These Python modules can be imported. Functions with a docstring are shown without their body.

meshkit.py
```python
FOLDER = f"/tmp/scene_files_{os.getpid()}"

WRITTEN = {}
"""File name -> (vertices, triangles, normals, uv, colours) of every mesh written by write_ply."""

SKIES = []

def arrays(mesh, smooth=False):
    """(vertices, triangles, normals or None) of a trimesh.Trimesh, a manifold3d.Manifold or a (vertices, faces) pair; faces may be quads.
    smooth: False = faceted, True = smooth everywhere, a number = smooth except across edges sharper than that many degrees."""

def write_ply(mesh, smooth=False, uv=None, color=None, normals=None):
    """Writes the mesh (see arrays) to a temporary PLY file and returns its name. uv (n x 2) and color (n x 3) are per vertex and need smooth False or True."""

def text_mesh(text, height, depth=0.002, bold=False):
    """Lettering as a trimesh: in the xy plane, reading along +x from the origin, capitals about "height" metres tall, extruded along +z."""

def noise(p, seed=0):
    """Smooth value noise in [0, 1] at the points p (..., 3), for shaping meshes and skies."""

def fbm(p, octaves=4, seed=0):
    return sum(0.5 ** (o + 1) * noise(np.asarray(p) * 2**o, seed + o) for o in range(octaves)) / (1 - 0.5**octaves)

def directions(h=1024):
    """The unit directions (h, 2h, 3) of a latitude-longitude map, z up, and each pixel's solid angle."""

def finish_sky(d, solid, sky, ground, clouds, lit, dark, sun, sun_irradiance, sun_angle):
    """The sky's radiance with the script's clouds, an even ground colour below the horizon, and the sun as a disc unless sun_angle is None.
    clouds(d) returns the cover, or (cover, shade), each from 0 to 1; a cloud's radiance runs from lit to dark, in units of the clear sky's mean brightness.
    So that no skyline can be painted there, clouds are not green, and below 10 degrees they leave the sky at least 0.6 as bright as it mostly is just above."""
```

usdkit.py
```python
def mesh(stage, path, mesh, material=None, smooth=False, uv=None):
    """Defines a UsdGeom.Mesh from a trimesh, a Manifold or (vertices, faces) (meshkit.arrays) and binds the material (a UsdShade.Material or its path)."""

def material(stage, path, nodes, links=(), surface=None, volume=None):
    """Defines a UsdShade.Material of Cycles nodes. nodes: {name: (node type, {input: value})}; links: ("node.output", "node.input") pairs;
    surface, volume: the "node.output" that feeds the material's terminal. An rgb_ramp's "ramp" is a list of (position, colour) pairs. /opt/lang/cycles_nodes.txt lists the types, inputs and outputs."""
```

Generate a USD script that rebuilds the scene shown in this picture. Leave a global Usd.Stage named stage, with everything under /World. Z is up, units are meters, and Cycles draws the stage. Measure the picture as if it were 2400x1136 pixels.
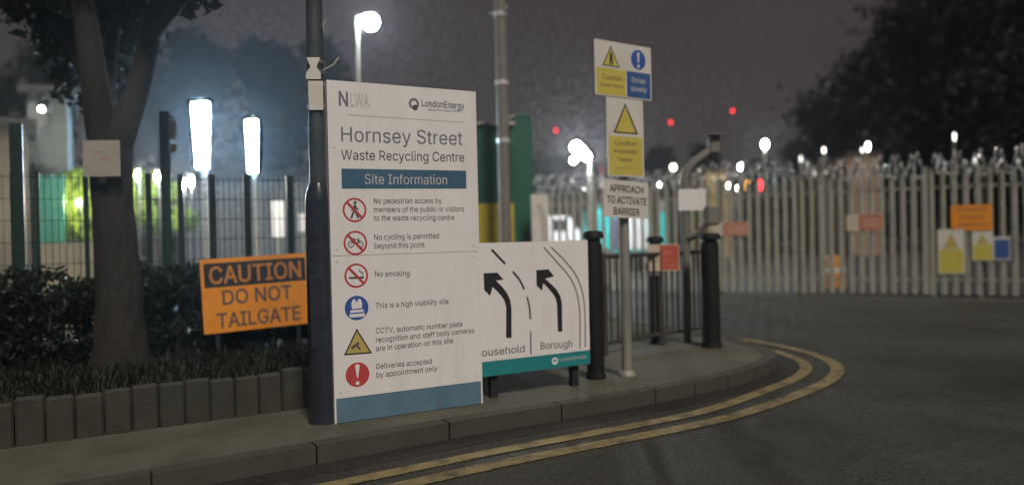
import math, random
import numpy as np, trimesh, usdkit, meshkit
from shapely.geometry import Polygon, LineString, Point
from shapely import affinity
from pxr import Usd, UsdGeom, UsdLux, UsdShade, Gf, Sdf

rng = np.random.default_rng(7)
random.seed(7)
stage = Usd.Stage.CreateInMemory()
UsdGeom.SetStageUpAxis(stage, 'Z')
UsdGeom.SetStageMetersPerUnit(stage, 1.0)
UsdGeom.Xform.Define(stage, '/World')

# ------------------------------------------------------------------ camera, sky, key light, exposure
FPX, PITCH, ROLL, CAM_Z = 1779.0, -0.0077, -0.0228, 1.336      # fitted to the corners of the big sign
cam = UsdGeom.Camera.Define(stage, '/World/camera')
cam.CreateHorizontalApertureAttr(36.0)
cam.CreateFocalLengthAttr(FPX / 2400 * 36)
cam.CreateClippingRangeAttr(Gf.Vec2f(0.05, 5000))
cam.CreateFStopAttr(0.60)
cam.CreateFocusDistanceAttr(4.6)
cam.CreateExposureAttr(0.0)


def ray(px, py):
    """Direction through a pixel of the 2400 x 1136 photograph, x right, y forward, z up."""
    a, b = px - 1200, py - 568
    cr, sr = math.cos(ROLL), math.sin(ROLL)
    x, z = (cr * a + sr * b) / FPX, -(-sr * a + cr * b) / FPX
    c, s = math.cos(PITCH), math.sin(PITCH)
    return np.array([x, c - s * z, s + c * z])


EYE = np.array([0, 0, CAM_Z])


def at(px, py, y):
    r = ray(px, py)
    return EYE + r * (y / r[1])


def gnd(px, py, z=0.0):
    r = ray(px, py)
    return EYE + r * ((z - CAM_Z) / r[2])


right = ray(1300, 568) - ray(1200, 568)
right /= np.linalg.norm(right)
fwd = ray(1200, 568)
fwd /= np.linalg.norm(fwd)
up = np.cross(right, fwd)
cam.AddTransformOp().Set(Gf.Matrix4d(*[float(v) for row in (np.r_[right, 0], np.r_[up, 0], np.r_[-fwd, 0], np.r_[EYE, 1]) for v in row]))

KEY = np.array([0.25, -0.62, 0.74])                              # direction towards the key light
KEY = KEY / np.linalg.norm(KEY)
key = UsdLux.DistantLight.Define(stage, '/World/key_light')
key.CreateIntensityAttr(0.61)
key.CreateAngleAttr(12.0)
key.CreateNormalizeAttr(True)
key.CreateColorAttr(Gf.Vec3f(1.0, 0.915, 0.82))
zax = KEY
xax = np.cross([0, 0, 1.0], zax)
xax /= np.linalg.norm(xax)
yax = np.cross(zax, xax)
key.AddTransformOp().Set(Gf.Matrix4d(*[float(v) for row in (np.r_[xax, 0], np.r_[yax, 0], np.r_[zax, 0], [0, 0, 20, 1]) for v in row]))

elev, rot = math.asin(KEY[2]), math.atan2(KEY[0], KEY[1])
dome = UsdLux.DomeLight.Define(stage, '/World/sky')
dome.GetPrim().SetCustomDataByKey('kind', 'structure')
sky_mat = usdkit.material(stage, '/World/Looks/night_sky', {
    'sky': ('sky_texture', {'sky_type': 'single_scattering', 'sun_disc': False, 'sun_elevation': elev, 'sun_rotation': rot}),
    'tc': ('texture_coordinate', {}),
    'no': ('noise_texture', {'scale': 2.2, 'detail': 4.0, 'roughness': 0.55}),
    'ra': ('rgb_ramp', {'ramp': [(0.30, (0.64, 0.48, 0.44)), (0.75, (0.94, 0.70, 0.63))]}),
    'mx': ('mix_color', {'fac': 0.97}),
    'bg': ('background_shader', {'strength': 0.060})},
    [('tc.generated', 'no.vector'), ('no.fac', 'ra.fac'), ('sky.color', 'mx.a'), ('ra.color', 'mx.b'), ('mx.result', 'bg.color')], surface='bg.background')
UsdShade.MaterialBindingAPI.Apply(dome.GetPrim()).Bind(sky_mat)

# ------------------------------------------------------------------ helpers
used = {}


def numbered(parent, name):
    k = (parent, name)
    n = used.get(k, 0)
    used[k] = n + 1
    return name if n == 0 else f'{name}_{n:03d}'


BASE = {}


def tag(p, label=None, cat=None, group=None, kind=None):
    for k, v in (('label', label), ('category', cat), ('group', group), ('kind', kind)):
        if v:
            p.SetCustomDataByKey(k, v)
    return p


GROUPS = {'street_lamp': 'street lamps beyond the fences', 'yard_lamp': 'small yard lamps behind the mesh fence', 'signal_lamp': 'signal lamps beyond the gate', 'warning_mast': 'red warning lights on far masts',
          'floodlight_streak': 'floodlights drawn out into streak columns in the yard', 'bollard': 'black bollards at the kerb corner', 'tree': 'dark trees beyond the fences', 'palisade_fence': 'grey palisade fencing', 'palisade_gate': 'palisade gate leaves',
          'gate_plate': 'red plates on the palisade gate', 'warning_board': 'yellow boards on the palisade fence', 'bush': 'lit bushes behind the mesh fence', 'notice_board': 'white boards behind the mesh fence'}


def thing(name, label, cat, loc=(0, 0, 0), group=None, kind=None):
    group = group or GROUPS.get(name)
    path = '/World/' + numbered('/World', name)
    x = UsdGeom.Xform.Define(stage, path)
    x.AddTranslateOp().Set(Gf.Vec3d(*[float(v) for v in loc]))
    BASE[path] = np.asarray(loc, float)
    tag(x.GetPrim(), label, cat, group, kind)
    return path


def part(parent, name, mesh, mat, smooth=False, label=None, kind=None):
    """mesh in world coordinates; stored relative to its thing's base."""
    if isinstance(mesh, (list, tuple)) and len(mesh) and isinstance(mesh[0], trimesh.Trimesh):
        mesh = trimesh.util.concatenate(mesh)
    path = parent + '/' + numbered(parent, name)
    top = '/'.join(parent.split('/')[:3])
    b = BASE.get(top, np.zeros(3))
    m = trimesh.Trimesh(np.asarray(mesh.vertices) - b, np.asarray(mesh.faces), process=False)
    p = usdkit.mesh(stage, path, m, MAT[mat], smooth).GetPrim()
    tag(p, label, kind=kind)
    return path


def holder(parent, name):
    path = parent + '/' + numbered(parent, name)
    UsdGeom.Xform.Define(stage, path)
    return path


def single(name, mesh, mat, label=None, cat=None, group=None, kind=None, smooth=False):
    path = '/World/' + numbered('/World', name)
    if isinstance(mesh, (list, tuple)) and isinstance(mesh[0], trimesh.Trimesh):
        mesh = trimesh.util.concatenate(mesh)
    p = usdkit.mesh(stage, path, mesh, MAT[mat], smooth).GetPrim()
    tag(p, label, cat, group, kind)
    return path


MAT = {}


def mat(name, col, rough=0.6, metal=0.0, var=0.15, scale=6.0, bump=0.0, bscale=60.0, spec=0.5, coat=0.0, stretch=(1, 1, 1), dirt=None):
    """A principled material whose colour drifts with noise, with optional relief and a second dirt colour."""
    c = np.array(col, float)
    n = {'g': ('texture_coordinate', {}), 'mp': ('mapping', {'scale': stretch}),
         'n': ('noise_texture', {'scale': scale, 'detail': 5.0, 'roughness': 0.6}),
         'r': ('rgb_ramp', {'ramp': [(0.25, tuple(c * (1 - var))), (0.75, tuple(np.minimum(c * (1 + var), 0.95)))]}),
         'rr': ('map_range', {'from_min': 0.3, 'from_max': 0.7, 'to_min': max(rough - 0.1, 0.02), 'to_max': min(rough + 0.1, 1)}),
         'p': ('principled_bsdf', {'metallic': metal, 'specular_ior_level': spec, 'coat_weight': coat})}
    l = [('g.object', 'mp.vector'), ('mp.vector', 'n.vector'), ('n.fac', 'r.fac'), ('n.fac', 'rr.value'), ('rr.result', 'p.roughness')]
    last = 'r.color'
    if dirt is not None:
        n['n2'] = ('noise_texture', {'scale': scale * 0.45, 'detail': 6.0, 'roughness': 0.7})
        n['d'] = ('map_range', {'from_min': 0.5, 'from_max': 0.72, 'to_min': 0.0, 'to_max': dirt[1], 'clamp': True})
        n['m'] = ('mix_color', {'b': dirt[0]})
        l += [('mp.vector', 'n2.vector'), ('n2.fac', 'd.value'), ('d.result', 'm.fac'), (last, 'm.a')]
        last = 'm.result'
    l.append((last, 'p.base_color'))
    if bump:
        n['bn'] = ('noise_texture', {'scale': bscale, 'detail': 4.0})
        n['b'] = ('bump', {'strength': bump, 'distance': 0.01})
        l += [('g.object', 'bn.vector'), ('bn.fac', 'b.height'), ('b.normal', 'p.normal')]
    MAT[name] = usdkit.material(stage, '/World/Looks/' + name, n, l, surface='p.BSDF')


def emit(name, col, strength):
    MAT[name] = usdkit.material(stage, '/World/Looks/' + name, {'e': ('emission', {'color': col, 'strength': strength})}, [], surface='e.emission')


def leaf(name, col, var=0.45, trans=0.3):
    c = np.array(col, float)
    MAT[name] = usdkit.material(stage, '/World/Looks/' + name, {
        'g': ('geometry', {}), 'r': ('rgb_ramp', {'ramp': [(0.0, tuple(c * (1 - var))), (1.0, tuple(c * (1 + var)))]}),
        'p': ('principled_bsdf', {'roughness': 0.55, 'specular_ior_level': 0.3}), 't': ('translucent_bsdf', {}), 'm': ('mix_closure', {'fac': trans})},
        [('g.random_per_island', 'r.fac'), ('r.color', 'p.base_color'), ('r.color', 't.color'), ('p.BSDF', 'm.closure1'), ('t.BSDF', 'm.closure2')], surface='m.closure')


def box(c, s, rz=0.0, bevel=0.0):
    m = trimesh.creation.box(s)
    if bevel:
        b = min(bevel, min(s) * 0.45)
        h = np.array(s) / 2
        v = []
        for sx in (-1, 1):
            for sy in (-1, 1):
                for sz in (-1, 1):
                    q = np.array([sx, sy, sz])
                    for k in range(3):
                        o = np.full(3, b)
                        o[k] = 0
                        v.append(q * (h - o))
        m = trimesh.convex.convex_hull(np.array(v))
    if rz:
        m.apply_transform(trimesh.transformations.rotation_matrix(rz, [0, 0, 1]))
    m.apply_translation(c)
    return m


def tube(p0, p1, r0, r1=None, n=10, caps=True):
    p0, p1 = np.asarray(p0, float), np.asarray(p1, float)
    r1 = r0 if r1 is None else r1
    a = p1 - p0
    a = a / np.linalg.norm(a)
    u = np.cross(a, [0, 0, 1.0] if abs(a[2]) < 0.9 else [1.0, 0, 0])
    u /= np.linalg.norm(u)
    w = np.cross(a, u)
    th = np.arange(n) / n * 2 * np.pi
    ring = np.cos(th)[:, None] * u + np.sin(th)[:, None] * w
    v = np.vstack([p0 + ring * r0, p1 + ring * r1, [p0], [p1]])
    f = []
    for i in range(n):
        j = (i + 1) % n
        f += [[i, j, n + j], [i, n + j, n + i]]
        if caps:
            f += [[2 * n, j, i], [2 * n + 1, n + i, n + j]]
    m = trimesh.Trimesh(v, f, process=False)
    m.invert() if m.volume < 0 else None
    return m


def path_tube(pts, r, n=6):
    """Continuous tube along a polyline; r a number or one per point."""
    pts = np.asarray(pts, float)
    r = np.broadcast_to(r, len(pts))
    t = np.gradient(pts, axis=0)
    t /= np.linalg.norm(t, axis=1, keepdims=True)
    ref = np.array([0.0, 0, 1]) if abs(t[0][2]) < 0.9 else np.array([1.0, 0, 0])
    v = []
    u = np.cross(t[0], ref)
    th = np.arange(n) / n * 2 * np.pi
    for i in range(len(pts)):
        u = u - t[i] * (u @ t[i])
        u /= np.linalg.norm(u)
        w = np.cross(t[i], u)
        v.append(pts[i] + r[i] * (np.cos(th)[:, None] * u + np.sin(th)[:, None] * w))
    k = len(pts)
    f = []
    for i in range(k - 1):
        for a in range(n):
            b = (a + 1) % n
            f += [[i * n + a, i * n + b, (i + 1) * n + b], [i * n + a, (i + 1) * n + b, (i + 1) * n + a]]
    V = np.vstack(v + [pts[:1], pts[-1:]])
    for a in range(n):
        b = (a + 1) % n
        f += [[k * n, b, a], [k * n + 1, (k - 1) * n + a, (k - 1) * n + b]]
    m = trimesh.Trimesh(V, f, process=False)
    m.invert() if m.volume < 0 else None
    return m


def lathe(profile, c, n=20):
    m = trimesh.creation.revolve(np.array(profile, float), sections=n)
    m.apply_translation(c)
    return m


def extrude(poly, d, z=0.0):
    ps = getattr(poly, 'geoms', [poly])
    ms = [trimesh.creation.extrude_polygon(p, d, engine='earcut') for p in ps if p.area > 1e-9]
    m = trimesh.util.concatenate(ms)
    m.apply_translation([0, 0, z])
    return m


class Plane:
    """An upright plane through a ground point with a heading; u along it, v up from the datum, w out towards the viewer."""

    def __init__(self, o, yaw, tilt=0.0):
        self.o = np.array(o, float)
        d = np.array([math.cos(yaw), math.sin(yaw), 0])
        z = np.array([0, 0, 1.0])
        self.n = np.cross(d, z)
        self.d = d * math.cos(tilt) + z * math.sin(tilt)
        self.z = z * math.cos(tilt) - d * math.sin(tilt)
        self.yaw = yaw

    def uv(self, px, py, w=0.0):
        r = ray(px, py)
        o = self.o + self.n * w
        t = ((o - EYE) @ self.n) / (r @ self.n)
        q = EYE + r * t - o
        return np.array([q @ self.d, q @ self.z])

    def P(self, u, v, w=0.0):
        return self.o + self.d * u + self.z * v + self.n * w

    def lift(self, m, w=0.0):
        m = m.copy()
        v = np.asarray(m.vertices)
        m.vertices = self.o + v[:, :1] * self.d + v[:, 1:2] * self.z + (v[:, 2:3] + w) * self.n
        return m

    def poly(self, pts, depth, w, px=True):
        q = [self.uv(*p, w) if px else p for p in pts]
        return self.shape(Polygon(q), depth, w)

    def shape(self, sh, depth, w):
        return self.lift(extrude(sh, depth), w)

    def panel(self, u0, v0, u1, v1, depth, w, r=0.012):
        s = Polygon([(u0, v0), (u1, v0), (u1, v1), (u0, v1)])
        if r:
            s = s.buffer(-r).buffer(r, quad_segs=4)
        return self.shape(s, depth, w)

    def text(self, s, pl, pr, cap, w, bold=False, depth=0.0012):
        """Lettering whose baseline runs from pixel pl to pixel pr, capitals cap pixels tall there."""
        a, b = self.uv(*pl, w), self.uv(*pr, w)
        h = np.linalg.norm(self.uv(pl[0], pl[1] - cap, w) - a)
        m = meshkit.text_mesh(s, h, depth, bold)
        x0, x1 = m.bounds[0][0], m.bounds[1][0]
        e = b - a
        v = np.asarray(m.vertices).copy()
        k = (v[:, 0] - x0) / (x1 - x0)
        m.vertices = np.c_[a[0] + e[0] * k, a[1] + e[1] * k + v[:, 1], v[:, 2]]
        return self.lift(m, w)

    def line(self, pts, wpx, depth, w, cap=2):
        q = np.array([self.uv(*p, w) for p in pts])
        half = np.linalg.norm(self.uv(pts[0][0] + wpx, pts[0][1], w) - self.uv(*pts[0], w)) / 2
        return self.shape(LineString(smooth2(q) if len(q) > 2 else q).buffer(half, cap_style=cap), depth, w)

    def disc(self, c, r, depth, w, hole=0.0):
        u = self.uv(*c, w)
        k = np.linalg.norm(self.uv(c[0], c[1] - r, w) - u)
        s = Point(u).buffer(k, quad_segs=12)
        if hole:
            s = s.difference(Point(u).buffer(k * hole, quad_segs=12))
        return self.shape(s, depth, w)


def smooth2(q, k=6):
    """Catmull-Rom through the points."""
    q = np.asarray(q, float)
    e = np.vstack([2 * q[0] - q[1], q, 2 * q[-1] - q[-2]])
    out = []
    for i in range(1, len(e) - 2):
        for t in np.linspace(0, 1, k, endpoint=False):
            a, b, c, d = e[i - 1], e[i], e[i + 1], e[i + 2]
            out.append(0.5 * (2 * b + (c - a) * t + (2 * a - 5 * b + 4 * c - d) * t * t + (3 * b - a - 3 * c + d) * t ** 3))
    out.append(q[-1])
    return np.array(out)


def leaves(centres, radii, count, size, squash=1.0, seed=1, soft=False):
    """Leaf-sized bent faces scattered through overlapping clumps."""
    g = np.random.default_rng(seed)
    centres, radii = np.asarray(centres, float), np.asarray(radii, float)
    pick = g.choice(len(centres), count, p=radii ** 2 / (radii ** 2).sum())
    dirn = g.normal(size=(count, 3))
    dirn /= np.linalg.norm(dirn, axis=1, keepdims=True)
    rad = radii[pick] * (np.abs(g.normal(0, 0.62, count)) if soft else g.uniform(0.25, 1.0, count) ** 0.5)
    c = centres[pick] + dirn * rad[:, None] * [1, 1, squash]
    a = g.normal(size=(count, 3))
    a /= np.linalg.norm(a, axis=1, keepdims=True)
    b = np.cross(a, g.normal(size=(count, 3)))
    b /= np.linalg.norm(b, axis=1, keepdims=True)
    s = size * g.uniform(0.6, 1.35, count)[:, None]
    nn = np.cross(a, b)
    v = np.stack([c - a * s, c + b * s * 0.45 + nn * s * 0.1, c + a * s, c - b * s * 0.45 + nn * s * 0.1], 1).reshape(-1, 3)
    i = np.arange(count)[:, None] * 4
    f = np.vstack([i + [0, 1, 2], i + [0, 2, 3]])
    return trimesh.Trimesh(v, f, process=False)


# ------------------------------------------------------------------ materials
def asphalt(name, base, paint=None, wear=(0.46, 0.62)):
    """Stone grain, patches and fine cracks; with paint, a worn coat over the same stone."""
    c = np.array(base)
    n = {'g': ('texture_coordinate', {}),
         'big': ('noise_texture', {'scale': 0.55, 'detail': 5.0, 'roughness': 0.6}), 'rb': ('rgb_ramp', {'ramp': [(0.3, tuple(c * 0.68)), (0.7, tuple(c * 1.35))]}),
         'st': ('voronoi_texture', {'scale': 85.0}), 'rs': ('rgb_ramp', {'ramp': [(0.0, (0.55, 0.55, 0.55)), (0.55, (1.0, 1.0, 1.0)), (1.0, (1.9, 1.85, 1.75))]}),
         'sep': ('separate_color', {}), 'm1': ('mix_color', {'blend_type': 'multiply', 'fac': 0.8}),
         'ds': ('noise_texture', {'scale': 1.6, 'detail': 4.0}), 'ms': ('mix_color', {'blend_type': 'linear_light', 'fac': 0.35}),
         'cr': ('voronoi_texture', {'scale': 0.62, 'feature': 'distance_to_edge'}), 'rc': ('map_range', {'from_min': 0.003, 'from_max': 0.012, 'to_min': 0.78, 'to_max': 1.0, 'clamp': True}),
         'm2': ('mix_color', {'blend_type': 'multiply', 'fac': 1.0}), 'bu': ('bump', {'strength': 0.8, 'distance': 0.006}),
         'rr': ('map_range', {'from_min': 0.3, 'from_max': 0.7, 'to_min': 0.5, 'to_max': 0.82}), 'p': ('principled_bsdf', {})}
    l = [('g.object', 'big.vector'), ('big.fac', 'rb.fac'), ('g.object', 'st.vector'), ('st.color', 'sep.color'), ('sep.r', 'rs.fac'), ('rb.color', 'm1.a'), ('rs.color', 'm1.b'),
         ('g.object', 'ds.vector'), ('g.object', 'ms.a'), ('ds.color', 'ms.b'), ('ms.result', 'cr.vector'), ('cr.distance', 'rc.value'), ('m1.result', 'm2.a'), ('rc.result', 'm2.b'),
         ('st.distance', 'bu.height'), ('bu.normal', 'p.normal'), ('big.fac', 'rr.value'), ('rr.result', 'p.roughness')]
    last = 'm2.result'
    if paint is not None:
        n['w'] = ('noise_texture', {'scale': 5.0, 'detail': 8.0, 'roughness': 0.75})
        n['wr'] = ('map_range', {'from_min': wear[0], 'from_max': wear[1], 'to_min': 0.95, 'to_max': 0.1, 'clamp': True})
        n['mp'] = ('mix_color', {'b': paint})
        l += [('g.object', 'w.vector'), ('w.fac', 'wr.value'), ('wr.result', 'mp.fac'), (last, 'mp.a')]
        last = 'mp.result'
    l.append((last, 'p.base_color'))
    MAT[name] = usdkit.material(stage, '/World/Looks/' + name, n, l, surface='p.BSDF')


asphalt('asphalt', (0.035, 0.036, 0.032))
asphalt('gutter_shade_asphalt', (0.024, 0.023, 0.021))
asphalt('yellow_paint', (0.038, 0.037, 0.033), (0.27, 0.215, 0.095), (0.44, 0.66))
mat('yard_asphalt', (0.036, 0.036, 0.034), 0.7, var=0.3, scale=0.8, bump=0.5, bscale=80)
mat('paving', (0.096, 0.092, 0.067), 0.85, var=0.25, scale=2.5, bump=0.6, bscale=110, dirt=((0.05, 0.05, 0.035), 0.7))
mat('kerb_concrete', (0.056, 0.053, 0.042), 0.85, var=0.25, scale=4, bump=0.5, bscale=90, dirt=((0.05, 0.048, 0.04), 0.7))  # kerb tone darkened overall, in place of shade on its face
mat('edging_concrete', (0.040, 0.038, 0.029), 0.85, var=0.4, scale=7, bump=0.6, bscale=70, dirt=((0.03, 0.032, 0.022), 0.8))
mat('soil', (0.02, 0.022, 0.014), 0.95, var=0.5, scale=8, bump=1.0, bscale=40)
mat('sign_white', (0.76, 0.74, 0.73), 0.38, var=0.04, scale=3, stretch=(2.2, 2.2, 0.5), dirt=((0.5, 0.47, 0.42), 0.4))
mat('sign_white_old', (0.62, 0.60, 0.54), 0.45, var=0.06, scale=5, dirt=((0.42, 0.41, 0.34), 0.5))
mat('weathered_board', (0.33, 0.305, 0.265), 0.6, var=0.15, scale=8, dirt=((0.22, 0.2, 0.16), 0.6))
mat('pink_print', (0.34, 0.22, 0.19), 0.6)
mat('sign_blue', (0.055, 0.125, 0.20), 0.4, var=0.08, scale=4)
mat('base_blue', (0.105, 0.19, 0.26), 0.45, var=0.12, scale=4, dirt=((0.09, 0.11, 0.11), 0.6))
mat('print_black', (0.022, 0.022, 0.026), 0.45, var=0.1)
mat('print_dark', (0.075, 0.078, 0.085), 0.45, var=0.1)
mat('print_grey', (0.16, 0.175, 0.215), 0.45, var=0.1)
mat('print_pale', (0.52, 0.51, 0.50), 0.45, var=0.05)
mat('print_red', (0.48, 0.06, 0.065), 0.42, var=0.12, scale=20)
mat('print_blue', (0.04, 0.10, 0.36), 0.42, var=0.12, scale=20)
mat('print_navy', (0.045, 0.10, 0.27), 0.45, var=0.12)
mat('print_yellow', (0.54, 0.46, 0.09), 0.45, var=0.1, scale=12)
mat('print_gold', (0.46, 0.37, 0.11), 0.42, var=0.1)
mat('print_brown', (0.12, 0.09, 0.08), 0.5)
mat('teal_print', (0.02, 0.22, 0.23), 0.42, var=0.1)
mat('orange_board', (0.80, 0.29, 0.03), 0.45, var=0.1, scale=8, dirt=((0.42, 0.16, 0.03), 0.5))
mat('orange_text', (0.5, 0.2, 0.05), 0.5)
mat('red_board', (0.46, 0.085, 0.06), 0.5, var=0.15, dirt=((0.4, 0.2, 0.14), 0.5))
mat('faded_red', (0.46, 0.15, 0.085), 0.55, var=0.15, dirt=((0.38, 0.24, 0.15), 0.5))
mat('cream_board', (0.52, 0.44, 0.34), 0.55, var=0.12)
mat('aluminium', (0.5, 0.5, 0.5), 0.4, metal=0.9, var=0.1)
mat('galvanised', (0.38, 0.368, 0.305), 0.55, metal=0.1, var=0.25, scale=12, stretch=(1, 1, 0.2))
mat('galvanised_worn', (0.27, 0.265, 0.225), 0.55, metal=0.2, var=0.3, scale=10, stretch=(1, 1, 0.2), dirt=((0.16, 0.12, 0.08), 0.5))
mat('razor_steel', (0.9, 0.9, 0.88), 0.28, metal=0.45, var=0.1)
mat('black_plastic', (0.013, 0.014, 0.015), 0.6, var=0.2, spec=0.25)
mat('dark_steel', (0.03, 0.033, 0.04), 0.4, metal=0.2, var=0.25, scale=8)
mat('column_paint', (0.022, 0.027, 0.036), 0.28, var=0.2, scale=6, coat=0.2)
mat('column_upper', (0.05, 0.06, 0.065), 0.38, var=0.2, scale=6)
mat('rail_brown', (0.045, 0.039, 0.033), 0.6, var=0.4, scale=14, stretch=(1, 1, 0.15))
mat('green_steel', (0.012, 0.075, 0.045), 0.42, var=0.2, scale=5)
mat('fence_green', (0.007, 0.026, 0.021), 0.6, var=0.2, spec=0.2)
mat('green_sheet', (0.014, 0.10, 0.06), 0.45, var=0.2, scale=3)
mat('teal_hoarding', (0.035, 0.19, 0.135), 0.55, var=0.15, scale=3, dirt=((0.06, 0.16, 0.12), 0.6))
mat('yellow_sheet', (0.46, 0.36, 0.03), 0.5, var=0.15, scale=5, dirt=((0.3, 0.24, 0.04), 0.5))
mat('render_wall', (0.075, 0.066, 0.053), 0.85, var=0.12, scale=2, bump=0.3, bscale=40, dirt=((0.07, 0.065, 0.055), 0.6))
mat('render_grey', (0.085, 0.093, 0.088), 0.85, var=0.12, scale=2, bump=0.3, bscale=40)
mat('grey_cladding', (0.16, 0.18, 0.185), 0.6, var=0.12, scale=1.5)
mat('roof_dark', (0.03, 0.03, 0.03), 0.8, var=0.2)
mat('pale_concrete', (0.34, 0.31, 0.22), 0.85, var=0.15, scale=3, bump=0.3)
mat('bark', (0.021, 0.018, 0.0145), 0.9, var=0.4, scale=10, bump=1.0, bscale=22, stretch=(1, 1, 0.25))
mat('van_white', (0.72, 0.73, 0.74), 0.25, var=0.04, coat=0.5)
mat('truck_teal', (0.03, 0.46, 0.45), 0.3, var=0.08, coat=0.4)
mat('truck_purple', (0.09, 0.10, 0.17), 0.4, var=0.1)
mat('tyre', (0.02, 0.02, 0.02), 0.85, var=0.2)
mat('window_glass', (0.02, 0.025, 0.03), 0.06, var=0.1, spec=0.8)
mat('amber_wall', (0.42, 0.27, 0.06), 0.8, var=0.15, scale=1)
mat('brick_brown', (0.24, 0.15, 0.10), 0.85, var=0.2, scale=1)
mat('orange_plastic', (0.55, 0.22, 0.03), 0.5, var=0.15)
mat('dull_grey', (0.17, 0.16, 0.14), 0.6, var=0.2, scale=8)
leaf('leaf_tree', (0.026, 0.034, 0.020))
leaf('leaf_far', (0.020, 0.026, 0.020), 0.5, 0.2)
leaf('leaf_hedge', (0.015, 0.027, 0.012))
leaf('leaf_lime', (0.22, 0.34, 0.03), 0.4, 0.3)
leaf('grass', (0.018, 0.025, 0.011), 0.5, 0.3)
emit('lamp_cool', (0.42, 0.72, 1.0), 260.0)
emit('lamp_yard', (0.95, 0.98, 0.9), 1900.0)
emit('lamp_white', (0.80, 0.91, 1.0), 330.0)
emit('lamp_far', (0.86, 0.93, 1.0), 45.0)
emit('lamp_warm', (1.0, 0.86, 0.66), 14.0)
emit('lamp_cluster', (0.86, 0.93, 1.0), 600.0)
emit('lamp_yellow', (1.0, 0.92, 0.6), 4500.0)
emit('lamp_dim', (1.0, 0.96, 0.9), 8.0)
emit('lamp_red', (1.0, 0.03, 0.04), 7.0)
emit('lamp_amber', (1.0, 0.42, 0.02), 9.0)
emit('lamp_cyan', (0.15, 0.85, 0.95), 7.0)
emit('lit_window', (1.0, 0.78, 0.45), 0.7)

# ------------------------------------------------------------------ ground, kerb, road markings
single('ground', extrude(Polygon([(-160, -40), (160, -40), (160, 165), (-160, 165)]), 0.3, -0.304), 'yard_asphalt', kind='structure')
kerb_pts = smooth2([(-9.5, -0.85), (-5.2, 1.95), (-1.49, 4.34), (-0.32, 5.10), (0.95, 5.85), (1.79, 6.46), (2.33, 7.02), (2.62, 7.62), (2.60, 8.35), (2.30, 9.2), (1.3, 11.4), (-0.4, 15)], 14)
kerb_line = LineString(kerb_pts)
road_poly = Polygon([(-60, -35), (60, -35), (60, 12), (7.5, 14.6), (0.4, 18.6), (-0.4, 15), (-3, 12), (-12, 5), (-60, 1)])
single('road', extrude(road_poly, 0.004, -0.004), 'asphalt', kind='structure')
pave_poly = Polygon([tuple(p) for p in kerb_pts] + [(-2.6, 14), (-3.5, 11.5), (-10, 7.6), (-16, 4)])
inner = pave_poly.intersection(Polygon(list(kerb_pts) + [(-30, 40), (-30, -20)]).buffer(-0.128)).difference(kerb_line.buffer(0.128))
pavement = '/World/' + numbered('/World', 'pavement')
tag(UsdGeom.Xform.Define(stage, pavement).GetPrim(), kind='structure')
part(pavement, 'paving', extrude(inner, 0.13, -0.022), 'paving')
kerb = '/World/' + numbered('/World', 'kerb')
tag(UsdGeom.Xform.Define(stage, kerb).GetPrim(), kind='structure')
L, s = kerb_line.length, 0.0
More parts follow.
